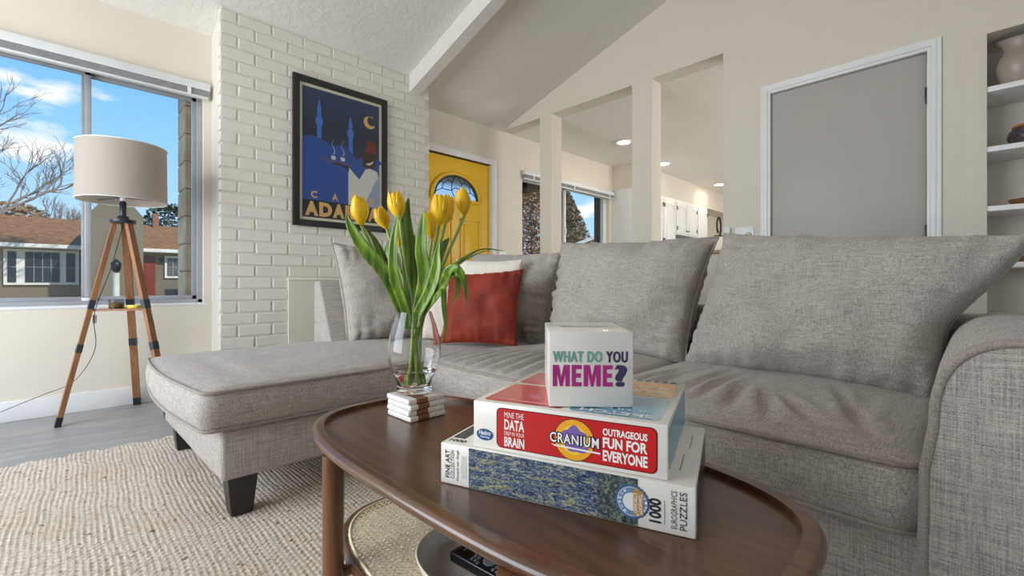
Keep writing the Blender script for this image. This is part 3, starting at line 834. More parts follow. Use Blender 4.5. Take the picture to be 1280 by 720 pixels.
# ------------------------------------------------------------------ rug
def make_rug():
    x0, x1, y0, y1, s = -1.20, 1.55, .25, 2.780, .0048
    nx, ny = int((x1 - x0) / s), int((y1 - y0) / s)
    X, Y = np.meshgrid(np.linspace(x0, x1, nx), np.linspace(y0, y1, ny))
    rng = np.random.default_rng(3)
    w, p = .0285, .021
    wob = .004 * np.sin(X * 19 + Y * 9) * np.sin(Y * 13 + X * 5) + .006 * np.sin(Y * 3.1 + 1.0) + .004 * np.sin(Y * 7.3) + .010 * np.sin(Y * 1.3 + .6)
    U = (X + wob) / w; R = np.floor(U); u = U - R
    off = rng.random(400)[(R.astype(int) + 100) % 400]
    half = (u > .5); uh = np.where(half, (u - .5) * 2, u * 2)
    ph = Y / p + off + np.where(half, uh * .55, -uh * .55)
    st = .5 + .5 * np.cos(2 * np.pi * ph)
    prof = np.sin(np.pi * uh) ** .6
    Z = .0035 + .0075 * prof * (.35 + .65 * st ** .7)
    lump = .0025 * np.sin(X * 5 + 2 * np.sin(Y * 3)) * np.sin(Y * 4 + 1)
    Z = Z + np.abs(lump)
    Yw = Y.copy()
    edge = np.clip((y1 - Y) / .02, 0, 1); Z = Z * edge + .001 * (1 - edge)
    Yw += np.where(Y > y1 - .03, .010 * np.sin(X * 40) + .006 * np.sin(X * 93 + 1) - .045 * (X - .3) * .6, -.045 * (X - .3) * .6 * np.clip((Y - 2.2) / .5, 0, 1))
    V = np.stack([X, Yw, Z], -1).reshape(-1, 3).astype(np.float32)
    i = np.arange(nx * ny).reshape(ny, nx)
    Q = np.stack([i[:-1, :-1], i[:-1, 1:], i[1:, 1:], i[1:, :-1]], -1).reshape(-1, 4)
    me = bpy.data.meshes.new('woven_rug')
    me.vertices.add(len(V)); me.vertices.foreach_set('co', V.ravel())
    me.loops.add(Q.size); me.loops.foreach_set('vertex_index', Q.ravel().astype(np.int32))
    me.polygons.add(len(Q)); me.polygons.foreach_set('loop_start', np.arange(0, Q.size, 4, dtype=np.int32))
    me.polygons.foreach_set('use_smooth', np.ones(len(Q), dtype=bool))
    me.update(calc_edges=True); me.validate()
    m = MT('jute_braid')
    big = m.noise(3.2, 3, .6); strand = m.noise(1.0, 3, .65, m.co((70, 45, 20))); fib = m.noise(1.0, 3, .6, m.co((420, 160, 160)))
    c = m.ramp(strand, [(.28, srgb(166, 142, 116)), (.43, srgb(204, 190, 172)), (.58, srgb(224, 214, 200)), (.75, srgb(206, 184, 158))])
    c = m.mix(m.math('MULTIPLY', fib, .55), c, m.ramp(fib, [(.35, srgb(140, 118, 96)), (.6, srgb(222, 213, 200))]))
    fl = m.noise(1.0, 2, .5, m.co((38, 60, 20), loc=(3, 1, 0)))
    c = m.mix(m.ramp(fl, [(.66, (0, 0, 0, 1)), (.72, (1, 1, 1, 1))]), c, srgb(126, 90, 60))
    c = m.mix(m.ramp(big, [(.45, (0, 0, 0, 1)), (.75, (.35, .35, .35, 1))]), c, srgb(186, 158, 128))
    m.set(c, .9); m.bump(fib, .5, .002)
    me.materials.append(m.m)
    o = bpy.data.objects.new('woven_rug', me); COL.objects.link(o)
    meta(o, 'braided natural jute rug under the sofa and coffee table', 'rug')
make_rug()

# ------------------------------------------------------------------ coffee table
TC, TA, TB, TE, TR_ = (0.611, 0.659), 0.534, 0.247, 3.1, math.radians(1.3)
def sup(a, b, e, n=120, c=TC, rot=TR_):
    out = []
    for k in range(n):
        t = 2 * math.pi * k / n
        U = a * math.copysign(abs(math.cos(t)) ** (2 / e), math.cos(t)); Vv = b * math.copysign(abs(math.sin(t)) ** (2 / e), math.sin(t))
        out.append((c[0] - U * math.sin(rot) + Vv * math.cos(rot), c[1] + U * math.cos(rot) + Vv * math.sin(rot)))
    return out
def even(P, n):
    Q = P + [P[0]]; d = [0]
    for p, q in zip(Q, Q[1:]): d.append(d[-1] + math.hypot(q[0] - p[0], q[1] - p[1]))
    out = []; j = 0
    for i in range(n):
        s = d[-1] * i / n
        while d[j + 1] < s: j += 1
        t = (s - d[j]) / max(1e-9, d[j + 1] - d[j]); out.append((Q[j][0] + (Q[j + 1][0] - Q[j][0]) * t, Q[j][1] + (Q[j + 1][1] - Q[j][1]) * t))
    return out
def sweep(name, P, prof, mat, parent, cap_top=None):
    """profile (offset outwards, z) swept round the closed outline P"""
    n = len(P); V, F = [], []
    for off, z in prof:
        for q in range(n):
            nx, ny = P[(q + 1) % n][1] - P[q - 1][1], -(P[(q + 1) % n][0] - P[q - 1][0]); l = math.hypot(nx, ny) or 1
            sgn = 1 if (P[q][0] - TC[0]) * nx + (P[q][1] - TC[1]) * ny > 0 else -1
            V.append((P[q][0] + sgn * nx / l * off, P[q][1] + sgn * ny / l * off, z))
    m = len(prof)
    for i in range(m):
        j = (i + 1) % m
        for q in range(n):
            q2 = (q + 1) % n; F.append((i * n + q, i * n + q2, j * n + q2, j * n + q))
    return mobj(name, V, F, mat, parent, True)
TB_ = empty('coffee_table', (TC[0], TC[1], 0), label='oval dark walnut coffee table with a woven cane shelf', cat='table')
PO = even(sup(TA, TB, TE, 400), 180)
ZR = .430
prof = [(-.026, ZR - .014), (-.026, ZR)] + [(-.011 + .012 * math.sin(a), ZR - .0115 + .0115 * math.cos(a)) for a in [i * math.pi / 12 for i in range(13)]] + [(-.034, ZR - .023)]
sweep('rim', PO, prof, M['walnut_rim'], TB_).data.set_sharp_from_angle(angle=math.radians(40))
PI = even(sup(TA - .018, TB - .018, TE, 400), 180)
V = [(x, y, .420) for x, y in PI] + [(x, y, .409) for x, y in PI]; n = len(PI)
mobj('tabletop', V, [tuple(range(n)), tuple(range(2 * n - 1, n - 1, -1))] + [(q, n + q, n + (q + 1) % n, (q + 1) % n) for q in range(n)], M['walnut'], TB_)
legs = [(.388, .925), (.842, .915), (.385, .390), (.838, .385)]
for x, y in legs:
    lathe('leg', [(.0185, .012), (.0205, .03), (.0215, .30), (.0215, .409)], M['walnut_leg'], TB_, 24, (x, y, 0))
# lower shelf: wooden hoop and cane
ZS = .176
PS = even(sup(TA - .065, TB - .040, 2.7, 400), 160)
sweep('shelf_frame', PS, [(.012 * math.cos(a) - .012, ZS - .010 + .012 * math.sin(a)) for a in [i * math.pi / 6 for i in range(12)]], M['walnut_rim'], TB_)
sweep('cane_binding', even(sup(TA - .087, TB - .062, 2.7, 400), 160), [(.0035 * math.cos(a), ZS + .0035 * math.sin(a) + .001) for a in [i * math.pi / 4 for i in range(8)]], M['cane'], TB_)
def cane():
    a, b, e = TA - .082, TB - .057, 2.7
    bm = bmesh.new(); c, s_ = math.cos(TR_), math.sin(TR_)
    def inside(U, Vv): return abs(U / a) ** e + abs(Vv / b) ** e < 1
    def strand(U0, V0, dU, dV, w, z):
        lo = hi = None; st = .004
        k0 = int(1.3 / st)
        for k in range(-k0, k0):
            if inside(U0 + dU * k * st, V0 + dV * k * st):
                if lo is None: lo = k
                hi = k
        if lo is None or hi - lo < 3: return
        A = (U0 + dU * lo * st, V0 + dV * lo * st); B = (U0 + dU * hi * st, V0 + dV * hi * st)
        nU, nV = -dV, dU
        q = []
        for zz in (z - .0003, z + .0003):
            for p, sg in ((A, -1), (A, 1), (B, 1), (B, -1)):
                U, Vv = p[0] + nU * w * sg, p[1] + nV * w * sg
                q.append(bm.verts.new((TC[0] - U * s_ + Vv * c, TC[1] + U * c + Vv * s_, zz)))
        for f in ((3, 2, 1, 0), (4, 5, 6, 7), (0, 1, 5, 4), (1, 2, 6, 5), (2, 3, 7, 6), (3, 0, 4, 7)): bm.faces.new([q[i] for i in f])
    pt = .0130
    nU = int(2 * a / pt) + 1; nV = int(2 * b / pt) + 1
    for k in range(nU):
        for d in (-.0010, .0010): strand((k - nU // 2) * pt + d, 0, 0, 1, .00055, ZS)
    for k in range(nV):
        for d in (-.0010, .0010): strand(0, (k - nV // 2) * pt + d, 1, 0, .00055, ZS + .0006)
    r2 = math.sqrt(.5)
    for k in range(-int((a + b) / pt) - 1, int((a + b) / pt) + 2):
        strand(k * pt + pt / 2, 0, r2, r2, .00065, ZS + .0012); strand(k * pt + pt / 2, 0, r2, -r2, .00065, ZS + .0018)
    o = bm_obj('cane_webbing', bm, M['cane'], TB_); o['kind'] = 'stuff'
cane()
# stretchers joining shelf and legs
for x, y in legs:
    ex = x + (.035 if x < TC[0] else -.035)
    box('shelf_bracket', (min(x, ex), y - .010, ZS - .030), (max(x, ex), y + .010, ZS - .012), M['walnut_leg'], TB_, .003)

# ------------------------------------------------------------------ lettering
def text_mesh(body, x0, x1, y0, y1, bold=0.0, ext=.0002, shear=0.0, spacing=1.0, heavy=0.0):
    cu = bpy.data.curves.new('lettering', 'FONT'); cu.body = body; cu.size = 1.0
    cu.offset = bold; cu.shear = shear; cu.space_character = spacing; cu.resolution_u = 3
    ob = bpy.data.objects.new('lettering', cu); COL.objects.link(ob)
    me = bpy.data.meshes.new_from_object(ob)
    bpy.data.objects.remove(ob); bpy.data.curves.remove(cu)
    co = np.empty(len(me.vertices) * 3, dtype=np.float32); me.vertices.foreach_get('co', co); co = co.reshape(-1, 3)
    if heavy:                                     # thicker strokes: the same outline laid side by side
        bm = bmesh.new(); bm.from_mesh(me); me2 = me.copy()
        for k in (-1, 1):
            me3 = me2.copy(); me3.transform(Matrix.Translation((heavy * k, 0, .02 * k))); bm.from_mesh(me3); bpy.data.meshes.remove(me3)
        bm.to_mesh(me); bm.free(); bpy.data.meshes.remove(me2)
        co = np.empty(len(me.vertices) * 3, dtype=np.float32); me.vertices.foreach_get('co', co); co = co.reshape(-1, 3)
    lo, hi = co.min(0), co.max(0)
    co[:, 0] = x0 + (co[:, 0] - lo[0]) / max(1e-6, hi[0] - lo[0]) * (x1 - x0)
    co[:, 1] = y0 + (co[:, 1] - lo[1]) / max(1e-6, hi[1] - lo[1]) * (y1 - y0)
    co[:, 2] *= .005
    me.vertices.foreach_set('co', co.ravel()); me.update()
    return me
def lettering(body, x0, x1, y0, y1, mat, parent, frame, bold=0.0, **kw):
    """frame: matrix that carries the flat xy lettering onto the surface (parent space)"""
    me = text_mesh(body, x0, x1, y0, y1, bold, **kw)
    me.transform(frame); me.materials.append(mat)
    return place('lettering', me, parent)
def flat(name, pts, mat, parent, frame, d=0.0):
    me = bpy.data.meshes.new(name)
    me.from_pydata([(x, y, d) for x, y in pts], [], [tuple(range(len(pts)))]); me.transform(frame); me.materials.append(mat); me.update()
    return place(name, me, parent)
def rrect(x0, x1, y0, y1, r, n=5):
    out = []
    for cx, cy, a0 in ((x1 - r, y0 + r, -90), (x1 - r, y1 - r, 0), (x0 + r, y1 - r, 90), (x0 + r, y0 + r, 180)):
        for k in range(n + 1):
            a = math.radians(a0 + 90 * k / n); out.append((cx + r * math.cos(a), cy + r * math.sin(a)))
    return out
def ell(cx, cy, rx, ry, n=32, a0=0, a1=360): return [(cx + rx * math.cos(math.radians(a0 + (a1 - a0) * k / n)), cy + ry * math.sin(math.radians(a0 + (a1 - a0) * k / n))) for k in range(n + (0 if a1 - a0 >= 360 else 1))]
def frame_of(o, u, v, lift=0.0):
    u, v = Vector(u).normalized(), Vector(v).normalized(); w = u.cross(v)
    o = Vector(o) + w * lift
    return Matrix(((u.x, v.x, w.x, o.x), (u.y, v.y, w.y, o.y), (u.z, v.z, w.z, o.z), (0, 0, 0, 1)))
def ink(name, rgb, rough=.45, **kw): return plain(name, rgb, rough, .01, 30, **kw)

# ------------------------------------------------------------------ framed poster on the bricks
PX0, PX1, PZ0, PZ1 = 1.129, 1.868, 1.180, 2.270
FP = empty('framed_poster', (1.4985, 3.385, PZ0), label='black framed blue cafe poster on the white brick wall', cat='poster')
fw = .046; yf = YB - .030
boxes('frame', [((PX0, yf, PZ0), (PX0 + fw, YB - .003, PZ1)), ((PX1 - fw, yf, PZ0), (PX1, YB - .003, PZ1)), ((PX0 + fw, yf, PZ0), (PX1 - fw, YB - .003, PZ0 + fw)), ((PX0 + fw, yf, PZ1 - fw), (PX1 - fw, YB - .003, PZ1))], plain('black_frame', (34, 32, 31), .45, .05), FP, .003)
box('mat_border', (PX0 + .02, YB - .012, PZ0 + .02), (PX1 - .02, YB - .006, PZ1 - .02), ink('poster_border', (226, 216, 192)), FP)
qx0, qx1, qz0, qz1 = PX0 + fw + .022, PX1 - fw - .022, PZ0 + fw + .022, PZ1 - fw - .022
pw, ph = qx1 - qx0, qz1 - qz0
FR0 = frame_of((qx0, YB - .0125, qz0), (1, 0, 0), (0, 0, 1))
def fr(l): return FR0 @ Matrix.Translation((0, 0, l))
m = MT('poster_night'); tcz = m.n('ShaderNodeSeparateXYZ'); m.l(m.co(), tcz.inputs[0])
mr = m.n('ShaderNodeMapRange'); mr.inputs[1].default_value = qz0; mr.inputs[2].default_value = qz1; m.l(tcz.outputs['Z'], mr.inputs[0])
m.set(m.ramp(mr.outputs[0], [(0, srgb(30, 34, 46)), (.45, srgb(44, 54, 84)), (.72, srgb(40, 46, 64)), (1, srgb(48, 60, 96))]), .5); night = m.m
pr = flat('print', [(0, 0), (pw, 0), (pw, ph), (0, ph)], night, FP, fr(0))
blu = ink('poster_blue', (44, 78, 150)); blu2 = ink('poster_light_blue', (70, 112, 190)); dk = ink('poster_dark', (32, 34, 44))
gold = ink('poster_gold', (222, 172, 104)); whi = ink('poster_white', (214, 206, 198)); brn = ink('poster_brown', (66, 44, 36)); fez = ink('poster_red', (120, 44, 34))
def pp(u, v): return (u * pw, v * ph)
def dome(cx, rx, top, base): return [pp(cx + rx * math.cos(math.radians(180 - 180 * k / 20)), base + (top - base) * math.sin(math.radians(180 * k / 20))) for k in range(21)]
flat('dome_shape', [pp(0, .12)] + dome(.14, .30, .63, .44)[7:] + [pp(.44, .12)], blu, pr, fr(.0004))
flat('dome_shape', dome(.46, .30, .60, .30), blu, pr, fr(.0005))
flat('dome_shape', [pp(.60, .12)] + dome(.88, .28, .56, .36)[:15] + [pp(1, .50), pp(1, .12)], blu, pr, fr(.0006))
flat('dome_shape', [pp(0, .12), pp(1, .12), pp(1, .32), pp(0, .45)], blu, pr, fr(.0003))
for cx, top, bot in ((.20, .93, .56), (.60, .86, .52)):
    flat('minaret', [pp(cx - .025, bot), pp(cx + .03, bot), pp(cx + .03, bot + .16), pp(cx + .045, bot + .18), pp(cx + .045, bot + .215), pp(cx + .025, bot + .22), pp(cx + .025, top - .07), pp(cx + .0, top), pp(cx - .025, top - .07), pp(cx - .025, bot + .22), pp(cx - .045, bot + .215), pp(cx - .045, bot + .18), pp(cx - .025, bot + .16)], blu2, pr, fr(.0002))
mo = [pp(.865 + .085 * math.cos(math.radians(a)), .845 + .052 * math.sin(math.radians(a))) for a in range(50, 331, 14)]
mi = [pp(.892 + .062 * math.cos(math.radians(a)), .860 + .040 * math.sin(math.radians(a))) for a in range(318, 59, -14)]
flat('crescent_moon', mo + mi, gold, pr, fr(.0004))
flat('waiter_coat', [pp(.57, .13), pp(.57, .44), pp(.72, .35), pp(.80, .44), pp(.86, .46), pp(.97, .44), pp(1, .38), pp(1, .13)], whi, pr, fr(.0010))
flat('coat_shade', [pp(.78, .13), pp(.86, .24), pp(.95, .36), pp(1, .40), pp(1, .13)], ink('poster_coat_shade', (150, 162, 190)), pr, fr(.0013))
flat('waiter_face', [pp(.77, .47), pp(.755, .53), pp(.77, .575), pp(.80, .60), pp(.95, .62), pp(.95, .50), pp(.92, .46), pp(.85, .455), pp(.80, .46)], brn, pr, fr(.0014))
flat('fez', [pp(.80, .590), pp(.965, .585), pp(.950, .68), pp(.835, .69)], fez, pr, fr(.0017))
flat('smile', [pp(.80, .492), pp(.85, .482), pp(.90, .500), pp(.925, .530), pp(.89, .513), pp(.85, .500)], whi, pr, fr(.0018))
flat('serving_arm', [pp(.36, .440), pp(.50, .435), pp(.58, .400), pp(.58, .44), pp(.50, .452), pp(.40, .455)], brn, pr, fr(.0012))
flat('tray', [pp(.22, .475), pp(.64, .455), pp(.64, .448), pp(.24, .464)], ink('poster_tray', (120, 84, 84)), pr, fr(.0016))
for cx in (.375, .495):
    flat('cup', [pp(cx - .03, .505), pp(cx + .032, .505), pp(cx + .025, .475), pp(cx - .022, .475)], whi, pr, fr(.0019))
    st = [(cx + .018 * math.sin(k * .8), .515 + k * .014) for k in range(11)]
    flat('steam', [pp(a - .007 * (1 - i / 11), b) for i, (a, b) in enumerate(st)] + [pp(a + .007 * (1 - i / 11), b) for i, (a, b) in reversed(list(enumerate(st)))], ink('poster_steam', (176, 186, 208)), pr, fr(.0019))
flat('dark_band', [pp(0, 0), pp(1, 0), pp(1, .135), pp(0, .135)], dk, pr, fr(.0007))
for ch, u in (('C', .10), ('A', .36), ('F', .635), ('E', .855)):
    lettering(ch, *[k * pw for k in (u, u + .075)], .150 * ph, .205 * ph, gold, pr, fr(.0021), .03)
for ch, u0, u1 in (('A', .03, .19), ('D', .20, .36), ('A', .37, .52), ('R', .53, .66), ('A', .84, .98)):
    lettering(ch, u0 * pw, u1 * pw, .012 * ph, .125 * ph, gold, pr, fr(.0011), .06)
box('glass', (PX0 + fw - .004, YB - .0205, PZ0 + fw - .004), (PX1 - fw + .004, YB - .0190, PZ1 - fw + .004), M['pane'], FP)

# ------------------------------------------------------------------ tripod floor lamp
F1, F2, F3 = Vector((-.052, 3.390, 0)), Vector((.298, 3.668, 0)), Vector((.398, 3.185, 0))
LC = (F1 + F2 + F3) / 3; LC = Vector((.214, 3.420, 0)); ZA = 1.115
FL = empty('floor_lamp', tuple(LC), label='wooden tripod floor lamp with a white drum shade by the window', cat='lamp')
def leg_pt(f, t): return Vector((LC.x, LC.y, ZA)).lerp(f, t)
def beam_geo(a, b, w, d, side):
    """flat wooden bar from a to b; w across `side`, d the other way"""
    t = (b - a).normalized(); u = (side - t * side.dot(t)).normalized(); v = t.cross(u)
    V = [p + u * su * w / 2 + v * sv * d / 2 for p in (a, b) for su, sv in ((-1, -1), (1, -1), (1, 1), (-1, 1))]
    return V, [(3, 2, 1, 0), (4, 5, 6, 7), (0, 1, 5, 4), (1, 2, 6, 5), (2, 3, 7, 6), (3, 0, 4, 7)]
for f in (F1, F2, F3):
    out = (f - Vector((LC.x, LC.y, 0))).normalized(); side = out.cross(Vector((0, 0, 1)))
    a = leg_pt(f, 0.0) + out * .035; b = f + Vector((0, 0, 0))
    def at(t): return a.lerp(b, t)
    V, Fc = beam_geo(at(0), at(.955), .034, .022, side); lg = mobj('leg', V, Fc, M['lamp_wood'], FL)
    for t0, t1 in ((.40, .445), (.615, .655), (.955, 1.0)):
        V, Fc = beam_geo(at(t0), at(t1), .037 if t1 < 1 else .034, .025, side); mobj('leg_band', V, Fc, M['gunmetal'] if t1 < 1 else M['black'], lg)
lathe('leg_hub', [(.055, 0), (.060, .006), (.060, .020), (.030, .024), (.026, .040), (.016, .046), (.016, .12), (.010, .13)], M['gunmetal'], FL, 24, (LC.x, LC.y, ZA - .010))
# tripod shelf
zs = .615; hs = [leg_pt(f, (ZA - zs) / ZA) + (f - Vector((LC.x, LC.y, 0))).normalized() * .035 * (1 - (ZA - zs) / ZA) for f in (F1, F2, F3)]
V = [(p.x, p.y, z) for z in (zs - .008, zs + .004) for p in hs]
mobj('lamp_shelf', V, [(2, 1, 0), (3, 4, 5), (0, 1, 4, 3), (1, 2, 5, 4), (2, 0, 3, 5)], M['lamp_wood'], FL)
# drum shade, double walled and open at both ends
R0, ZB, ZT = .205, 1.232, 1.548
lathe('shade', [(R0, ZB), (R0 - .004, ZT), (R0 - .007, ZT), (R0 - .003, ZB), (R0, ZB)], M['shade'], FL, 64, (LC.x, LC.y, 0))
for z in (ZB, ZT): tube('shade_ring', [(LC.x + (R0 - .0025) * math.cos(i * math.pi / 24), LC.y + (R0 - .0025) * math.sin(i * math.pi / 24), z) for i in range(48)], .003, M['white_vinyl'], FL, 6, True)
for k in range(3):
    an = k * 2.094; tube('shade_spider', [(LC.x, LC.y, ZA + .14), (LC.x + (R0 - .004) * math.cos(an), LC.y + (R0 - .004) * math.sin(an), ZB + .02)], .002, M['gunmetal'], FL, 5)
lathe('bulb', [(.012, 0), (.014, .02), (.030, .06), (.028, .085), (.0001, .105)], M['white_vinyl'], FL, 16, (LC.x, LC.y, ZA + .12))
tube('lamp_cord', spline([(LC.x, LC.y, ZA - .02), (LC.x - .05, LC.y + .02, .85), (LC.x - .12, LC.y - .01, .60), (LC.x - .115, LC.y, .42), (LC.x - .15, LC.y + .05, .30), (.0, 3.60, .190), (-.12, 3.63, .135), (-.28, 3.62, .07), (-.42, 3.60, .004), (-.9, 3.62, .004)], 60), .0018, M['gunmetal'], FL, 6)
box('cord_switch', (LC.x - .128, LC.y - .006, .54), (LC.x - .110, LC.y + .008, .585), M['white_vinyl'], FL, .003)
# candle jar and yellow tin on the lamp shelf
cj = Vector((.185, 3.40, zs + .004))
t = empty('candle_jar', tuple(cj), label='small glass candle jar on the tripod lamp shelf', cat='candle')
lathe('jar', [(.0345, 0), (.036, .004), (.036, .052), (.034, .052), (.033, .006), (.0001, .006)], glass_pane('jar_glass', (.8, .82, .8, 1)), t, 24, tuple(cj))
lathe('wax', [(.0325, .007), (.0325, .030), (.0001, .030)], plain('wax', (150, 108, 46), .5), t, 20, tuple(cj))
lathe('jar_base', [(.034, .0005), (.034, .006), (.0001, .0065)], M['black'], t, 20, tuple(cj))
ct = Vector((.265, 3.385, zs + .004))
t = empty('yellow_tin', tuple(ct), label='flat yellow tin beside the candle on the lamp shelf', cat='tin')
lathe('tin_body', [(.036, 0), (.038, .002), (.038, .014), (.036, .016), (.0001, .016)], plain('yellow_tin_paint', (232, 206, 70), .4), t, 24, tuple(ct))
lathe('tin_lid', [(.039, .010), (.039, .017), (.037, .018), (.0001, .018)], plain('yellow_lid_paint', (240, 216, 90), .35), t, 24, tuple(ct))

# ------------------------------------------------------------------ games stacked on the table
GA = math.radians(-70.0)
card = plain('white_card', (236, 230, 220), .32, .01, 20, Coat_Weight=.3)
white_ink = ink('white_ink', (244, 240, 234)); black_ink = ink('black_ink', (38, 36, 40))
def game_box(name, o, ang, w, d, h, label, lid=True):
    t = empty(name, o, ang, label=label, cat='board game')
    box('body', (0, 0, 0), (w, d, h), card, t, .0022, 2, world=False)
    return t
FRONT = lambda l=0.0: frame_of((0, -.0004 - l, 0), (1, 0, 0), (0, 0, 1))
def TOP(h, l=0.0): return frame_of((0, 0, h + .0004 + l), (1, 0, 0), (0, 1, 0))
# jigsaw box with a painterly blue and yellow band
PW, PD, PH = .405, .278, .0685
pz = game_box('puzzle_box', (.452, .636, .4205), GA, PW, PD, PH, 'white jigsaw puzzle box with a blue and yellow painted band, lowest of the stack')
m = MT('brush_strokes')
wv = m.noise(5.5, 2, .5, m.co(), dist=0.0)
st = m.n('ShaderNodeTexNoise'); st.inputs['Scale'].default_value = 1.0; st.inputs['Detail'].default_value = 4; st.inputs['Distortion'].default_value = 1.0
m.l(m.co((34, 40, 190), (0, .30, 0)), st.inputs['Vector'])
st2 = m.noise(1.0, 3, .6, m.co((160, 100, 320), (0, .5, 0)), dist=1.2)
c = m.ramp(st.outputs[0], [(.28, srgb(18, 22, 40)), (.42, srgb(34, 46, 92)), (.53, srgb(70, 92, 128)), (.60, srgb(150, 160, 110)), (.66, srgb(204, 186, 70)), (.72, srgb(44, 58, 92))])
c = m.mix(.55, c, m.ramp(st2, [(.40, srgb(14, 18, 34)), (.48, srgb(50, 66, 110)), (.56, srgb(120, 138, 150)), (.64, srgb(216, 212, 160))]))
m.set(c, .4, Coat_Weight=.3); paint = m.m
flat('painted_band', [(.056, .0015), (.272, .0015), (.272, PH - .0015), (.056, PH - .0015)], paint, pz, FRONT(0))
m = MT('brush_strokes_dark')
s2 = m.noise(1.0, 4, .6, m.co((120, 60, 120), (0, 1.2, 0)), dist=1.5)
m.set(m.ramp(s2, [(.3, srgb(26, 28, 30)), (.5, srgb(62, 74, 84)), (.62, srgb(132, 140, 112)), (.75, srgb(52, 66, 96))]), .4, Coat_Weight=.3)
flat('painted_band', [(.272, .0015), (.330, .0015), (.330, PH - .0015), (.272, PH - .0015)], m.m, pz, FRONT(0))
def vtext(body, x0, x1, z0, z1, mat, parent, l=.0004, bold=0.0):           # reads upwards on the front face
    return lettering(body, z0, z1, -x1, -x0, mat, parent, frame_of((0, -.0004 - l, 0), (0, 0, 1), (-1, 0, 0)), bold)
vtext('FINE ART', .010, .0185, .011, .058, black_ink, pz, bold=.01); vtext('COLLECTION', .0205, .0275, .011, .058, black_ink, pz)
vtext('Vincent van Gogh', .032, .0375, .008, .060, black_ink, pz, bold=.01)
for k in range(3): flat('small_print', [(.0428 + k * .004, .014), (.0434 + k * .004, .014), (.0434 + k * .004, .052), (.0428 + k * .004, .052)], ink('grey_ink', (120, 118, 118)), pz, FRONT(.0004))
vtext('1000', .345, .361, .012, .045, black_ink, pz, bold=.03)
flat('small_print', [(.3650, .012), (.3657, .012), (.3657, .045), (.3650, .045)], ink('grey_ink', (120, 118, 118)), pz, FRONT(.0004))
vtext('EUROGRAPHICS', .374, .3815, .009, .060, ink('dark_grey_ink', (70, 68, 70)), pz); vtext('PUZZLES', .385, .394, .009, .060, black_ink, pz)
# round licence seal
sc = (.322, .0345)
seal = flat('seal', [(sc[0] + (.0245 if k % 2 else .0228) * math.cos(k * math.pi / 30), sc[1] + (.0245 if k % 2 else .0228) * math.sin(k * math.pi / 30)) for k in range(60)], ink('seal_blue', (60, 98, 140)), pz, FRONT(.0005))
flat('seal_ring', ell(*sc, .0205, .0205), ink('seal_light', (206, 214, 222)), seal, FRONT(.0008)); flat('seal_ring', ell(*sc, .0195, .0195), ink('seal_mid', (96, 134, 172)), seal, FRONT(.0010))
flat('seal_disc', ell(*sc, .0125, .0125), ink('seal_pale', (222, 222, 216)), seal, FRONT(.0012))
flat('seal_band', [(sc[0] + .002, sc[1] - .020), (sc[0] + .016, sc[1] - .016), (sc[0] + .016, sc[1] + .016), (sc[0] + .002, sc[1] + .020)], ink('seal_gold', (176, 134, 70)), seal, FRONT(.0013))
vtext('OFFICIALLY', sc[0] + .003, sc[0] + .0075, sc[1] - .014, sc[1] + .014, white_ink, seal, .0018, .01); vtext('LICENSED', sc[0] + .0095, sc[0] + .014, sc[1] - .011, sc[1] + .011, white_ink, seal, .0018, .01)
for i, ch in enumerate('MUSEUM'):
    a = math.radians(235 - i * 22); p = (sc[0] + .0168 * math.cos(a), sc[1] + .0168 * math.sin(a))
    fm_ = FRONT(.0016) @ Matrix.Translation((p[0], p[1], 0)) @ Matrix.Rotation(a - math.pi / 2, 4, 'Z'); lettering(ch, -.0018, .0018, -.0018, .0018, white_ink, seal, fm_, .02)
for i, ch in enumerate('QUALITY'):
    a = math.radians(-65 + i * 18); p = (sc[0] + .0195 * math.cos(a), sc[1] + .0180 * math.sin(a))
    fm_ = FRONT(.0020) @ Matrix.Translation((p[0], p[1], 0)) @ Matrix.Rotation(a + math.pi / 2, 4, 'Z'); lettering(ch, -.0016, .0016, -.0016, .0016, white_ink, seal, fm_, .02)
# lid side and top print
flat('lid_print', [(.006, .03), (.030, .03), (.030, .10), (.006, .10)], ink('lid_photo', (84, 82, 80)), pz, TOP(PH))
lettering('1000', .008, .040, .012, .024, black_ink, pz, TOP(PH), .02)
for k, (a, b) in enumerate(((.05, .12), (.15, .22))): flat('small_print', [(.380 + k * .006, a), (.3815 + k * .006, a), (.3815 + k * .006, b), (.380 + k * .006, b)], ink('grey_ink', (120, 118, 118)), pz, TOP(PH))
flat('side_print', [(.02, .006), (PD - .01, .006), (PD - .01, PH - .006), (.02, PH - .006)], ink('side_photo', (70, 62, 52), .3), pz, frame_of((PW + .0004, 0, 0), (0, 1, 0), (0, 0, 1)))

# trivia game with the red band
RW, RD, RH = .308, .285, .0765
ZP = .4205 + PH + .0006
rg = game_box('trivia_game_box', (.4785, .5805, ZP), GA, RW, RD, RH, 'white board game box with a red front panel, middle of the stack')
red = ink('red_ink', (200, 24, 28), .28, Coat_Weight=.4); dred = ink('dark_red_ink', (110, 14, 18), .3)
flat('panel_edge', rrect(.0435, .2945, .006, .0705, .009), dred, rg, FRONT(0)); pn = flat('red_panel', rrect(.0455, .2925, .0075, .069, .008), red, rg, FRONT(.0002))
for s_, a, b, c, d in (('MINE THE', .058, .092, .0555, .0645), ('DATA', .058, .093, .0360, .0530), ('DEEP IN YOUR', .058, .093, .0275, .0335), ('BRAIN', .058, .093, .0095, .0250)):
    lettering(s_, a, b, c, d, white_ink, pn, FRONT(.0005), .03 if len(s_) < 6 else .0)
for s_, a, b, c, d in (('OUTRAGEOUS', .218, .281, .0500, .0605), ('FUN FOR', .218, .281, .0320, .0475), ('EVERYONE', .218, .281, .0130, .0290)):
    lettering(s_, a, b, c, d, white_ink, pn, FRONT(.0005), .035)
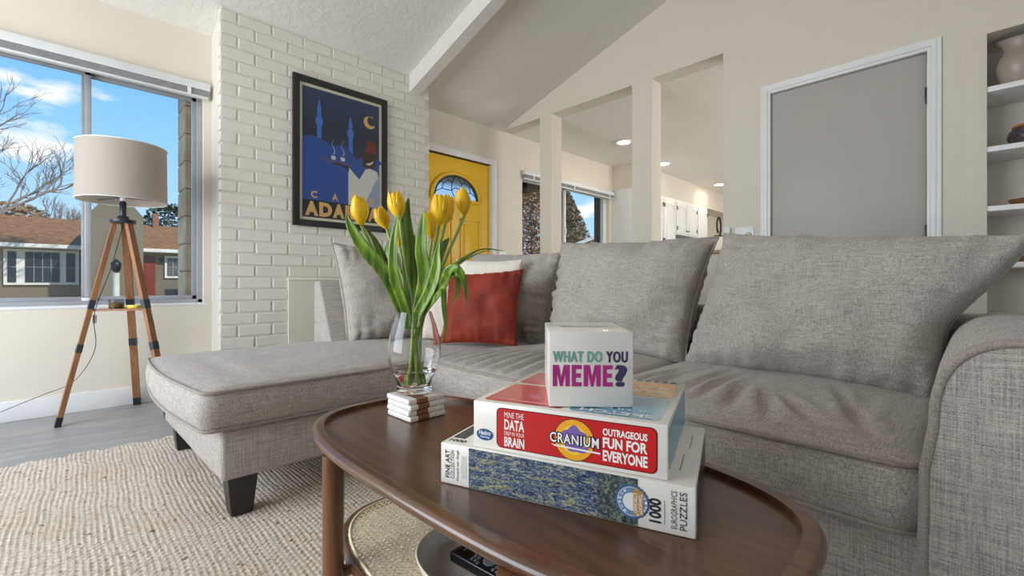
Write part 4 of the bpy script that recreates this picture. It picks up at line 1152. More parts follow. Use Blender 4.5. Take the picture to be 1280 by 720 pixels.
lc = (.1745, .0365)
lg = flat('logo_outline', ell(*lc, .0318, .0318), black_ink, pn, FRONT(.0004)); flat('logo_sun', ell(*lc, .0305, .0305), ink('logo_orange', (242, 166, 24)), lg, FRONT(.0006)); flat('logo_sun', ell(*lc, .021, .022), ink('logo_yellow', (250, 206, 60)), lg, FRONT(.0008))
def brain(cx, cy, rx, ry): return [(cx + rx * (1 + .10 * math.sin(k * 5 * math.pi / 18)) * math.cos(k * math.pi / 18), cy + ry * (1 + .14 * math.sin(k * 5 * math.pi / 18)) * math.sin(k * math.pi / 18)) for k in range(36)]
flat('logo_brain', brain(lc[0], lc[1] + .003, .0185, .017), ink('logo_purple', (124, 94, 168)), lg, FRONT(.0010)); flat('logo_brain', brain(lc[0] + .004, lc[1] - .012, .017, .006), bpy.data.materials['logo_purple'], lg, FRONT(.0011))
lettering('CRANIUM', lc[0] - .0395, lc[0] + .0395, lc[1] - .0085, lc[1] + .0095, black_ink, lg, FRONT(.0014), .09, spacing=1.1); lettering('CRANIUM', lc[0] - .038, lc[0] + .038, lc[1] - .007, lc[1] + .008, white_ink, lg, FRONT(.0017), .018, spacing=1.16)
flat('logo_pencil', [(lc[0] - .036, lc[1] - .0105), (lc[0] + .040, lc[1] - .0125), (lc[0] + .040, lc[1] - .0150), (lc[0] - .030, lc[1] - .0130)], white_ink, lg, FRONT(.0013))
hb = flat('maker_logo', ell(.022, .0225, .0155, .0095), ink('maker_rim', (20, 44, 84)), rg, FRONT(0)); flat('maker_logo_field', ell(.022, .0225, .0147, .0088), ink('maker_blue', (26, 84, 142)), hb, FRONT(.0003))
lettering('Hasbro', .011, .033, .0222, .0292, white_ink, hb, FRONT(.0006), .02, shear=.2); lettering('Gaming', .014, .031, .0165, .0208, white_ink, hb, FRONT(.0006), .015, shear=.2)
# the printed top: four panels that read from the sofa side
T_ = lambda l=0.0: TOP(RH, l)
flat('top_panel', rrect(.012, .150, .012, .142, .010), ink('top_red', (206, 66, 66), .22, Coat_Weight=.5), rg, T_())
flat('top_panel', rrect(.160, .296, .012, .142, .010), ink('top_blue', (86, 158, 186), .22, Coat_Weight=.5), rg, T_())
flat('top_panel', rrect(.160, .296, .152, .262, .010), ink('top_orange', (240, 172, 72), .22, Coat_Weight=.5), rg, T_())
flat('top_panel', rrect(.012, .150, .152, .262, .010), ink('top_pink', (222, 110, 104), .22, Coat_Weight=.5), rg, T_())
UP = lambda l=0.0: frame_of((RW, RD, RH + .0008 + l), (-1, 0, 0), (0, -1, 0))
lettering('SKETCH', RW - .286, RW - .176, RD - .034, RD - .018, white_ink, rg, UP(), .03); lettering('SCULPT', RW - .276, RW - .196, RD - .058, RD - .044, ink('pale_blue_ink', (206, 226, 232)), rg, UP(), .02)
lettering('WORK', RW - .286, RW - .200, RD - .190, RD - .170, white_ink, rg, UP(), .03); lettering('PLAY', RW - .286, RW - .220, RD - .222, RD - .204, white_ink, rg, UP(), .03)
flat('small_print', [(RW - .14, RD - .030), (RW - .03, RD - .030), (RW - .03, RD - .022), (RW - .14, RD - .022)], ink('pink_ink', (230, 140, 140)), rg, UP())
for u_ in range(5): flat('small_print', [(RW - .292 + u_ * .016, RD - .279), (RW - .282 + u_ * .016, RD - .279), (RW - .282 + u_ * .016, RD - .270), (RW - .292 + u_ * .016, RD - .270)], black_ink, rg, UP())
flat('side_panel', rrect(.012, .27, .008, .069, .008), ink('side_blue', (120, 170, 190), .25), rg, frame_of((RW + .0004, 0, 0), (0, 1, 0), (0, 0, 1)))

# caption game cube on top
ZM = ZP + RH + .0012
MW, MD, MH = .131, .178, .117
mg = game_box('card_game_box', (.5335, .4625, ZM), math.radians(-46.6), MW, MD, MH, 'white card game box with magenta lettering, on top of the stack')
lettering('WHAT DO', .006, .083, .0700, .0875, ink('sage_ink', (120, 172, 158)), mg, FRONT(), .02, heavy=.045, spacing=1.15); lettering('YOU', .0885, .1225, .0700, .0875, ink('plum_ink', (70, 54, 92)), mg, FRONT(), .02, heavy=.045, spacing=1.15)
mag = ink('magenta_ink', (184, 44, 132)); plum = bpy.data.materials['plum_ink']
def block(ch, x0, x1, y0, y1, mat):
    G = {'M': [(0, 0), (0, 1), (.36, 1), (.5, .42), (.64, 1), (1, 1), (1, 0), (.74, 0), (.74, .62), (.58, 0), (.42, 0), (.26, .62), (.26, 0)],
         'E': [(0, 0), (0, 1), (1, 1), (1, .80), (.42, .80), (.42, .61), (.92, .61), (.92, .41), (.42, .41), (.42, .20), (1, .20), (1, 0)]}[ch]
    flat('lettering', [(x0 + (x1 - x0) * u, y0 + (y1 - y0) * v) for u, v in G], mat, mg, FRONT())
for ch, a_, b_ in (('M', .006, .0325), ('E', .0355, .0510), ('M', .0540, .0805), ('E', .0835, .0990)): block(ch, a_, b_, .0325, .0660, mag)
lettering('?', .1015, .1215, .0325, .0665, bpy.data.materials['plum_ink'], mg, FRONT(), .025, heavy=.05, spacing=1.15)
lettering('TM', .1235, .1265, .0610, .0630, ink('grey_ink', (120, 118, 118)), mg, FRONT())
lettering('WHAT DO YOU MEME?', .02, .108, .10, .125, ink('silver_ink', (176, 172, 172)), mg, frame_of((MW, MD + .03, MH + .0004), (-1, 0, 0), (0, -1, 0)), .03)
for k in range(3): flat('side_text', [(.05 + k * .02, .045), (.052 + k * .02, .045), (.040 + k * .02, .085), (.038 + k * .02, .085)], ink('silver_ink', (176, 172, 172)), mg, frame_of((-.0004, MD, 0), (0, -1, 0), (0, 0, 1)))

# ------------------------------------------------------------------ coaster stack
CA = math.radians(0.5)
marble = MT('white_marble'); mv = marble.noise(14, 4, .6, dist=1.5)
marble.set(marble.ramp(mv, [(.35, srgb(232, 228, 220)), (.6, srgb(240, 237, 231)), (.72, srgb(214, 208, 200))]), .3); marble = marble.m
acacia = wood('acacia_strip', (104, 66, 42), (168, 118, 80), 1, .4, 1.2)
CO = Vector((.640, 1.008, .4205)); CS = .108; CT = .0138
names = ['lowest', 'second from the bottom', 'second from the top', 'topmost']
for k in range(4):
    t = empty('coaster', (CO.x + (.001, -.001, .0005, -.0015)[k], CO.y + (0, .001, -.001, .001)[k], CO.z + k * (CT + .0002)), CA + (0.01, -.02, .015, -.01)[k],
              label=f'marble coaster with wooden strip under the vase, {names[k]} of the stack', cat='coaster', group='marble coasters under the vase')
    h = CS / 2
    for a, b, mt, nm in ((-h, -.031, marble, 'marble_half'), (.002, h, marble, 'marble_half'), (-.031, .002, acacia, 'wood_strip')):
        bm = bmesh.new(); bm_box(bm, (a, -h, 0), (b, h, CT))
        def outer(e):
            v0, v1 = e.verts
            if abs(v0.co.x - v1.co.x) < 1e-6 and min(abs(v0.co.x - a), abs(v0.co.x - b)) < 1e-6:
                return abs(abs(v0.co.x) - h) < 1e-6
            return True
        bmesh.ops.bevel(bm, geom=[e for e in bm.edges if outer(e)], offset=.0046, segments=5, affect='EDGES', profile=.5)
        bm_obj(nm, bm, mt, t, True, world=False, angle=75)

# ------------------------------------------------------------------ glass vase, water, tulips
VZ = CO.z + 4 * (CT + .0002) + .0003
VC = Vector((.643, 1.022, VZ)); VDEP = VC.x * VD[0] + VC.y * VD[1]
def vpt(px, py, dd=0.0):
    """point seen at a pixel, dd metres behind the vase's axis"""
    d = VDEP + dd
    w = VD * d + VR * (px - 640) / FPX * d
    return Vector((w[0], w[1], CAMH + (HOR - py) / FPX * d))
VB = empty('glass_vase', tuple(VC), label='clear glass vase holding yellow tulips on the coaster stack', cat='vase')
outp = [(.0001, 0), (.040, 0), (.0455, .003), (.0445, .014), (.0430, .022), (.0475, .036), (.060, .060), (.0675, .088), (.0690, .112), (.0655, .140), (.0570, .172), (.0455, .206), (.0445, .210)]
inp = [(.0425, .209), (.0435, .205), (.0548, .171), (.0632, .139), (.0667, .112), (.0652, .088), (.0577, .061), (.0452, .037), (.0400, .024), (.0385, .019), (.0001, .017)]
lathe('vase_body', outp + inp, clear_glass('vase_glass', 1.33), VB, 56, tuple(VC))
wz = .056
wat = [(.0001, .0172), (.0383, .0192), (.0398, .024), (.0450, .037), (.0553, wz), (.0001, wz)]
lathe('water', wat, clear_glass('vase_water', 1.33, (.97, .99, .98, 1)), VB, 56, tuple(VC))

m = MT('tulip_petal'); pn_ = m.noise(1, 3, .5, m.co((60, 60, 14)))
m.set(m.ramp(pn_, [(.3, srgb(238, 172, 4)), (.6, srgb(252, 206, 14)), (.8, srgb(255, 226, 70))]), .42, Subsurface_Weight=.08); M['petal'] = m.m
m = MT('tulip_leaf'); ln = m.noise(1, 3, .5, m.co((90, 90, 10)))
m.set(m.ramp(ln, [(.3, srgb(62, 92, 18)), (.55, srgb(106, 140, 30)), (.8, srgb(170, 196, 66))]), .33); M['leaf'] = m.m
M['stem'] = plain('tulip_stem', (150, 176, 84), .4, .08, 30)

def petal_mesh(H, R, a0, span, rin, tipcurl, flare):
    nu, nv = 10, 12; V, F = [], []
    for i in range(nv + 1):
        s = i / nv
        r = R * rin * (math.sin(min(1, s * 1.5) * math.pi / 2) ** .75) * (1 - .46 * max(0, (s - .40) / .60) ** 1.5 + flare * max(0, s - .7))
        wd = span * (math.sin(math.pi * min(1, .12 + s * .88)) ** .55) if s < .999 else .04
        wd = span * ((1 - (max(0, s - .35) / .65) ** 3.0) ** .5 * (.6 + .4 * min(1, s * 3)))
        for j in range(nu + 1):
            u = j / nu * 2 - 1
            a = a0 + u * max(.03, wd)
            rr = r * (1 - .05 * u * u) + .0
            z = H * (s - .05 * u * u * s) + tipcurl * s * s
            V.append(Vector((rr * math.cos(a), rr * math.sin(a), z)))
    m_ = nu + 1
    for i in range(nv):
        for j in range(nu): F.append((i * m_ + j, i * m_ + j + 1, (i + 1) * m_ + j + 1, (i + 1) * m_ + j))
    return V, F
def solid(name, V, F, th, mat, parent):
    """thin shell with real thickness"""
    me = bpy.data.meshes.new(name); me.from_pydata([tuple(v) for v in V], [], F); me.update()
    bm = bmesh.new(); bm.from_mesh(me); bmesh.ops.recalc_face_normals(bm, faces=bm.faces)
    bmesh.ops.solidify(bm, geom=list(bm.faces), thickness=th)
    bm.to_mesh(me); bm.free(); me.materials.append(mat); me.polygons.foreach_set('use_smooth', [True] * len(me.polygons))
    return place(name, me, parent)
def leaf(parent, pts, w, twist=0.0, fold=.35, n=26, face=None):
    P = spline(pts, n); V, F = [], []
    face = Vector(face) if face else Vector((-VD[0], -VD[1], .25))
    for i, p in enumerate(P):
        s = i / n
        t = (P[min(i + 1, n)] - P[max(i - 1, 0)]).normalized()
        side = t.cross(face); side = side.normalized() if side.length > .05 else Vector((VR[0], VR[1], 0))
        nr = side.cross(t).normalized()
        an = twist * s; sd = side * math.cos(an) + nr * math.sin(an); nn = nr * math.cos(an) - side * math.sin(an)
        ww = w * .86 * (math.sin(math.pi * min(1, (s * .90 + .10))) ** .75) * (1 if s > .12 else .65 + s * 2.9)
        for j in range(-3, 4):
            u = j / 3
            V.append(p + sd * ww * u + nn * (-fold * ww * (1 - abs(u)) + .06 * ww * math.sin(s * 14) * abs(u)))
    for i in range(n):
        for j in range(6): F.append((i * 7 + j, i * 7 + j + 1, (i + 1) * 7 + j + 1, (i + 1) * 7 + j))
    return solid('leaf', V, F, .0009, M['leaf'], parent)
def tulip(label, base, mid, bot, tip, R, seed, opened=0.0):
    """base inside the vase, mid at its mouth, bot/tip the bloom's foot and top"""
    random.seed(seed)
    t = empty('tulip', tuple(base), label=label, cat='tulip', group='yellow tulips in the glass vase')
    ax = (tip - bot); H = ax.length; ax.normalize()
    pts = [base, mid, mid.lerp(bot, .5) + Vector((random.uniform(-.004, .004), random.uniform(-.004, .004), 0)), bot + ax * .002]
    tube('stem', spline(pts, 24), [.0042] * 25, M['stem'], t, 8)
    q = ax.to_track_quat('Z', 'Y').to_matrix(); a0 = random.uniform(0, 2)
    for k in range(6):
        inner = k % 2
        V, F = petal_mesh(H * (1.0 - .04 * inner + random.uniform(-.03, .03)), R, a0 + k * math.pi / 3, .86, .92 if inner else 1.0, 0, opened)
        solid('petal', [bot + q @ v for v in V], F, .0009, M['petal'], t)
    return t
def inside(dx, dd, h): return VC + Vector(VR) * dx + Vector(VD) * dd + Vector((0, 0, h))
c1 = tulip('yellow tulip furthest out over the dark poster frame, on a bent stem', inside(.012, -.010, .022), inside(-.012, -.012, .205), vpt(452, 283, -.03), vpt(447, 244, -.035), .0255, 1)
c2 = tulip('slim yellow tulip leaning away from the tallest one in front of the poster corner', inside(.018, .008, .022), inside(-.006, .012, .205), vpt(484, 287, .03), vpt(472, 258, .02), .0215, 2)
c3 = tulip('tall yellow tulip standing upright beside the poster frame corner', inside(-.010, -.016, .022), inside(.000, -.016, .206), vpt(500, 275, -.04), vpt(492, 238, -.045), .0245, 3)
c4 = tulip('yellow tulip bud hidden between the upright leaves', inside(-.018, .010, .022), inside(.002, .020, .205), vpt(499, 309, .06), vpt(500, 281, .06), .0155, 4)
c5 = tulip('yellow tulip half covered by a leaf in front of the brick edge', inside(-.012, .020, .022), inside(.012, .022, .205), vpt(540, 298, .05), vpt(534, 264, .05), .0225, 5)
c6 = tulip('large yellow tulip in front of the fan light of the door', inside(-.016, -.004, .022), inside(.016, -.006, .205), vpt(549, 283, -.02), vpt(551, 241, -.025), .0275, 6)
c7 = tulip('yellow tulip overlapped by the large one before the door', inside(.006, .018, .022), inside(.020, .012, .205), vpt(556, 282, .055), vpt(560, 243, .055), .0240, 7)
c8 = tulip('yellow tulip reaching furthest toward the yellow door panel', inside(-.020, .006, .022), inside(.027, .000, .205), vpt(581, 270, .02), vpt(577, 235, .02), .0235, 8)
ctr = inside(0, 0, .15)
def lf(par, px, w, dds, twist=0.0, fold=.35, start=(0, 0), face=None):
    pts = [inside(start[0] * .75, start[1] * .75, .165), inside(start[0], start[1], .203)] + [vpt(x, y, d) for (x, y), d in zip(px, dds)]
    return leaf(par, pts, w, twist, fold, face=face)
lf(c1, [(484, 345), (455, 310), (438, 283), (433, 267)], .021, (-.03, -.045, -.05, -.05), .3, .4, (-.026, -.012))
lf(c1, [(482, 330), (468, 300), (456, 285)], .012, (-.01, -.02, -.02), -.6, .4, (-.020, .0))
lf(c2, [(494, 350), (491, 315), (494, 285), (500, 262)], .016, (-.05, -.06, -.06, -.055), .5, .5, (-.016, -.02))
lf(c3, [(512, 340), (510, 300), (508, 268), (511, 246)], .020, (-.03, -.03, -.03, -.03), -.4, .4, (-.004, -.02))
lf(c4, [(486, 340), (482, 318), (486, 300)], .015, (.02, .02, .02), .4, .4, (-.018, .015))
lf(c5, [(530, 345), (526, 310), (528, 280), (531, 262)], .021, (-.045, -.055, -.05, -.045), .55, .45, (.012, -.022))
lf(c5, [(525, 345), (517, 312), (518, 292)], .013, (.03, .04, .05), -.5, .4, (.0, .02))
lf(c6, [(540, 350), (548, 322), (556, 305), (562, 297)], .016, (-.02, -.02, -.01, .0), -.5, .4, (.016, -.004))
lf(c6, [(538, 360), (545, 335), (546, 318), (550, 300)], .018, (-.05, -.06, -.06, -.06), .4, .4, (.012, -.022))
lf(c7, [(545, 362), (563, 335), (585, 318), (605, 310), (632, 314)], .0165, (-.03, -.05, -.06, -.065, -.07), .5, .35, (.022, -.012), (-.4, -.4, 1))
lf(c8, [(548, 358), (562, 340), (580, 325), (598, 316), (615, 311)], .011, (.0, .0, .0, .01, .01), .4, .35, (.024, .004), (-.4, -.4, 1))
lf(c8, [(552, 358), (560, 340), (570, 335), (580, 350), (584, 382)], .015, (-.06, -.09, -.105, -.11, -.11), .3, .4, (.022, -.016))
lf(c8, [(556, 352), (566, 343), (573, 350), (571, 368), (563, 382)], .010, (-.02, -.05, -.06, -.06, -.06), .3, .4, (.022, -.01))
lf(c7, [(549, 366), (554, 362), (555, 385), (557, 410), (552, 432)], .0095, (-.065, -.085, -.09, -.09, -.09), .9, .3, (.026, -.018))

# ------------------------------------------------------------------ tray with remotes on the cane shelf
TRC = (.602, .632)
TY = empty('catchall_tray', (TRC[0], TRC[1], ZS + .004), label='cream oval catchall tray on the cane shelf', cat='tray')
def tray_ring(a, b, z, e=2.6, n=64): return [(x, y, z) for x, y in sup(b, a * 1.19, e, n, TRC, math.radians(4))]
rings = [(.085, .150, .0), (.100, .168, .004), (.110, .180, .024), (.117, .188, .046), (.116, .187, .049), (.113, .184, .047), (.106, .176, .024), (.096, .164, .008), (.080, .145, .006)]
V, F = [], []
for a, b, z in rings: V += tray_ring(a, b, ZS + .0045 + z)
nn = 64
for i in range(len(rings) - 1):
    for q in range(nn): F.append((i * nn + q, i * nn + (q + 1) % nn, (i + 1) * nn + (q + 1) % nn, (i + 1) * nn + q))
F += [tuple(range(nn - 1, -1, -1)), tuple((len(rings) - 1) * nn + q for q in range(nn))]
mobj('tray_body', V, F, plain('cream_leatherette', (226, 216, 202), .5, .02, 40, bump=.2), TY, True)
zt_ = ZS + .0045 + .0065
remb = plain('remote_plastic', (26, 26, 28), .3, .05); btn = plain('remote_button', (120, 122, 126), .4); scr = plain('remote_gloss', (12, 12, 14), .12)
def remote(o, ang, L_, w_, h_, label, kind, tilt=0.0):
    t = empty('remote_control', o, ang, label=label, cat='remote'); t.rotation_euler = (0, tilt, ang)
    bd = box('body', (0, -w_ / 2, 0), (L_, w_ / 2, h_), remb, t, .005, 3, world=False)
    def b(x, y, rx, ry, nm='button', mt=btn):
        me = bpy.data.meshes.new(nm); V, F = lathe_geo([(1, 0), (1, .0012), (.8, .002), (.0001, .0021)], 12)
        me.from_pydata([(x + vx * rx, y + vy * ry, h_ + vz) for vx, vy, vz in V], [], F); me.materials.append(mt)
        place(nm, me, t, False)
    if kind == 0:
        flat('display_window', rrect(.010, .048, -w_ / 2 + .006, w_ / 2 - .006, .003), scr, t, Matrix.Translation((0, 0, h_ + .0003)))
        flat('brand_mark', [(.0212, -.008), (.0236, -.008), (.0236, .008), (.0212, .008)], btn, t, Matrix.Translation((0, 0, h_ + .0006)))
        for r_ in range(2):
            for c_ in range(4): b(.056 + r_ * .009, -.016 + c_ * .0107, .0030, .0042)
        b(.090, 0, .0150, .0150); b(.090, 0, .0105, .0105, 'button_ring', remb); b(.090, 0, .0060, .0060)
        for y in (-.019, .019): b(.074, y, .0034, .0045)
        for r_ in range(5):
            for c_ in range(4): b(.112 + r_ * .0095, -.016 + c_ * .0107, .0034, .0042)
    else:
        for r_ in range(6):
            for c_ in range(3): b(.02 + r_ * .016, -.011 + c_ * .011, .0045, .0035)
        b(.128, 0, .011, .011)
    return t
ra = math.atan2(-.112, .012)
remote((.584, .757, zt_), ra + .0, .195, .054, .022, 'black remote control with a round button pad in the tray', 0)
remote((.640, .735, zt_), ra + .06, .165, .040, .016, 'slim black remote control lying beside the larger one', 1)

# ------------------------------------------------------------------ things in the niche
jx, jy = XW + .125, -.182
jg = empty('ceramic_jug', (jx, jy, 1.804), label='grey ceramic jug on the top shelf of the niche', cat='jug')
cer = plain('grey_ceramic', (172, 160, 148), .35, .05, 6)
pj = [(.0001, 0), (.060, 0), (.066, .006), (.086, .045), (.099, .090), (.100, .115), (.090, .150), (.070, .182), (.064, .200), (.068, .222), (.082, .246), (.076, .246), (.062, .222), (.058, .200), (.062, .182), (.080, .150), (.0001, .02)]
V, F = lathe_geo(pj, 40, (0, 0, 0)); V2 = []
for x, y, z in V:
    k = max(0, (z - .20) / .046); a = math.atan2(y, x)
    s_ = 1 + .22 * k * max(0, math.cos(a - math.pi / 2)) ** 4
    V2.append((jx + x * s_, jy + y * s_, 1.804 + z + .012 * k * max(0, math.cos(a - math.pi / 2)) ** 4))
mobj('jug_body', V2, F, cer, jg, True)
tube('handle', spline([(jx, jy - .070, 2.03), (jx, jy - .125, 2.02), (jx, jy - .135, 1.96), (jx, jy - .095, 1.90)], 14), .010, cer, jg, 10)
px_, py_ = XW + .12, -.215
pt = empty('lidded_pot', (px_, py_, 1.486), label='dark speckled pot with a wooden lid in the niche', cat='pot')
m = MT('dark_glaze'); v_ = m.n('ShaderNodeTexVoronoi'); v_.inputs['Scale'].default_value = 60; m.l(m.co(), v_.inputs['Vector'])
m.set(m.ramp(v_.outputs['Distance'], [(.1, srgb(34, 30, 36)), (.6, srgb(84, 78, 84))]), .3)
lathe('pot_body', [(.0001, 0), (.050, 0), (.078, .022), (.086, .048), (.078, .078), (.062, .094), (.0001, .094)], m.m, pt, 36, (px_, py_, 1.486))
lathe('pot_lid', [(.064, .094), (.068, .099), (.064, .108), (.02, .113), (.0001, .114)], wood('lid_wood', (150, 96, 54), (184, 128, 78), 0, .4), pt, 36, (px_, py_, 1.486))
bx_, by_ = XW + .125, -.225
lathe_o = lathe('wooden_bowl', [(.0001, 0), (.050, 0), (.078, .012), (.092, .034), (.088, .034), (.072, .016), (.0001, .010)], wood('olive_wood', (94, 58, 30), (160, 106, 62), 0, .35, .8), None, 36, (bx_, by_, 1.171))
meta(lathe_o, 'shallow olive wood bowl on a niche shelf', 'bowl')
gx, gy = XW + .12, -.175
t = empty('glass_jar', (gx, gy, .872), label='clear glass jar of amber liquid on a lower niche shelf', cat='jar')
lathe('jar_glass', [(.0001, 0), (.034, 0), (.036, .003), (.036, .080), (.030, .092), (.030, .100), (.0275, .100), (.0275, .091), (.0335, .079), (.0335, .005), (.0001, .004)], glass_pane('niche_jar_glass', (.85, .88, .88, 1)), t, 24, (gx, gy, .872))
lathe('contents', [(.0001, .006), (.032, .006), (.032, .050), (.0001, .050)], plain('amber', (150, 92, 40), .3), t, 20, (gx, gy, .872))

# ------------------------------------------------------------------ outside: porch, pier, street, house, trees
GZ = -.35
m = MT('lawn'); gn = m.noise(2.5, 6, .65)
m.set(m.ramp(gn, [(.3, srgb(150, 128, 84)), (.55, srgb(186, 164, 112)), (.75, srgb(134, 128, 80))]), .95)
lawn = box('ground', (-60, YW + .16, GZ - .3), (120, 160, GZ), m.m); lawn['kind'] = 'structure'
m = MT('tan_stone'); sn = m.noise(6, 4, .6); m.set(m.ramp(sn, [(.3, srgb(150, 132, 108)), (.7, srgb(190, 172, 146))]), .85); m.bump(m.noise(60, 3), .4, .004); stone = m.m
pr_ = empty('porch_pier', (.66, 4.05, GZ), label='tan brick pier just outside the living room window', cat='pier')
box('core', (.595, 3.985, GZ), (.955, 4.245, 2.55), plain('pier_mortar', (122, 108, 92), .9), pr_)
zz = GZ
while zz < 2.5:
    box('brick', (.585, 3.975, zz + .005), (.775, 4.255, zz + .195), stone, pr_, .006, 1); box('brick', (.785, 3.975, zz + .005), (.965, 4.255, zz + .195), stone, pr_, .006, 1); zz += .20
# porch roof over the front door and the kitchen window
pf = empty('porch_roof', (3.9, 4.4, 2.3), label='brown boarded porch soffit outside the kitchen window', cat='roof')
sof = plain('soffit_paint', (132, 112, 86), .7, .06)
for k in range(6): box('soffit_board', (2.3, 3.88 + k * .235, 2.26), (5.45, 4.105 + k * .235, 2.285), sof, pf, .003)
box('fascia', (2.28, 5.285, 2.20), (5.47, 5.32, 2.40), plain('fascia_paint', (96, 80, 62), .7), pf); box('roof_deck', (2.28, 3.87, 2.285), (5.47, 5.285, 2.40), sof, pf)
ln_ = empty('porch_lantern', (4.76, 4.62, 2.10), label='black porch lantern with a copper shade seen through the kitchen window', cat='lantern')
tube('chain', [(4.76, 4.62, 2.26), (4.76, 4.62, 2.24)], .008, M['black'], ln_, 6); lathe('lantern_body', [(.03, .14), (.06, .12), (.06, .02), (.05, 0), (.0001, 0)], M['black'], ln_, 16, (4.76, 4.62, 2.10)); lathe('lantern_shade', [(.13, -.035), (.05, .0), (.03, .01)], plain('copper', (186, 128, 72), .4), ln_, 20, (4.76, 4.62, 2.10))
# dark post by the kitchen window
pk = box('porch_post', (5.75, 4.00, GZ), (5.82, 4.07, 2.6), plain('dark_post', (84, 72, 58), .8, .1), None, .006); meta(pk, 'dark timber porch post beside the kitchen window', 'post')

YH = 22.0
NH = empty('neighbour_house', (1.5, YH, GZ), label='low taupe clapboard house with a brown shingle roof across the street', cat='house')
def siding(name, rgb):
    m = MT(name); c = srgb(*rgb); sep = m.n('ShaderNodeSeparateXYZ'); m.l(m.co(), sep.inputs[0])
    f = m.math('FRACT', m.math('DIVIDE', sep.outputs['Z'], .11))
    m.set(m.mix(m.noise(3, 3), tuple(x * .92 for x in c[:3]) + (1,), c), .8); m.bump(f, 1.0, .06); return m.m
sid = siding('taupe_siding', (158, 146, 128)); hw = plain('house_white', (226, 222, 212), .6); dg = plain('dark_pane', (52, 54, 60), .15)
m = MT('brown_shingles'); s1 = m.noise(1.0, 3, .6, m.co((5, 9, 9))); m.set(m.ramp(s1, [(.3, srgb(112, 74, 38)), (.7, srgb(172, 118, 64))]), .9); sh = m.m
box('wall', (-9, YH, GZ), (9, YH + 6, 2.12), sid, NH)
V = [(-9.6, YH - .5, 2.06), (9.6, YH - .5, 2.06), (9.6, YH + 3, 3.30), (-9.6, YH + 3, 3.30), (9.6, YH + 6.5, 2.06), (-9.6, YH + 6.5, 2.06)]
V += [(x, y, z - .08) for x, y, z in V]
rf = mobj('roof', V, [(0, 1, 2, 3), (3, 2, 4, 5), (6, 9, 8, 7), (9, 11, 10, 8), (0, 6, 7, 1), (1, 7, 8, 2), (2, 8, 10, 4), (4, 10, 11, 5), (5, 11, 9, 3), (3, 9, 6, 0)], sh, NH)
box('gutter', (-9.6, YH - .56, 1.95), (9.6, YH - .48, 2.07), hw, rf); box('eave', (-9.6, YH - .5, 1.93), (9.6, YH, 1.96), hw, rf)
box('chimney', (2.52, YH + 2.6, 3.0), (2.72, YH + 2.9, 3.78), plain('chimney_brick', (150, 96, 70), .9), rf)
plain('muntin_paint', (150, 148, 144), .6)
def hwin(x0, x1, z0, z1, splits, hb=()):
    w = box('window', (x0, YH - .10, z0), (x1, YH + .02, z1), hw, NH)
    for a, b in splits:
        box('pane', (a, YH - .13, z0 + .09), (b, YH - .10, z1 - .09), dg, w)
        k = max(1, round((b - a) / .22))
        for i in range(1, k): box('muntin', (a + (b - a) * i / k - .009, YH - .145, z0 + .09), (a + (b - a) * i / k + .009, YH - .128, z1 - .09), bpy.data.materials['muntin_paint'], w)
        box('muntin', (a, YH - .145, (z0 + z1) / 2 - .009), (b, YH - .128, (z0 + z1) / 2 + .009), bpy.data.materials['muntin_paint'], w)
hwin(-1.56, .20, .72, 1.90, [(-1.47, -1.28), (-1.08, -.28), (-.12, .10)])
hwin(2.60, 3.50, .98, 1.84, [(2.68, 3.02), (3.06, 3.42)])
hwin(-5.2, -3.6, .8, 1.88, [(-5.1, -4.45), (-4.35, -3.7)])
rd = box('front_door', (1.88, YH - .06, GZ + .2), (2.32, YH + .02, 1.78), plain('red_door_paint', (122, 46, 36), .5), NH); box('wall_lamp', (2.44, YH - .10, 1.60), (2.54, YH, 1.74), M['black'], NH)
# projecting gable wing
V = [(.40, 19.6, GZ), (1.75, 19.6, GZ), (1.75, 19.6, 3.0), (1.075, 19.6, 3.9), (.40, 19.6, 3.0)]; V += [(x, YH, z) for x, y, z in V]
mobj('gable_wing', V, [(4, 3, 2, 1, 0), (5, 6, 7, 8, 9), (0, 1, 6, 5), (1, 2, 7, 6), (2, 3, 8, 7), (3, 4, 9, 8), (4, 0, 5, 9)], sid, NH)
lp = empty('lamp_post', (.97, 18.0, GZ), label='white garden post with a black lantern before the neighbouring house', cat='lamp post')
lathe('post', [(.085, 0), (.085, 1.40), (.10, 1.42), (.0001, 1.44)], hw, lp, 16, (.97, 18, GZ)); lathe('lantern', [(.03, 1.44), (.10, 1.50), (.13, 1.72), (.10, 1.76), (.0001, 1.86)], M['black'], lp, 10, (.97, 18, GZ))
bench = empty('garden_bench', (2.95, 21.3, GZ), label='dark metal garden bench on the neighbour\'s porch', cat='bench')
boxes('seat', [((2.55, 21.1, GZ + .42), (3.35, 21.5, GZ + .46))], M['black'], bench); boxes('backrest', [((2.55, 21.48, GZ + .46), (3.35, 21.52, GZ + .9))], M['black'], bench)
for x in (2.58, 3.30): box('leg', (x - .02, 21.12, GZ), (x + .02, 21.48, GZ + .42), M['black'], bench)

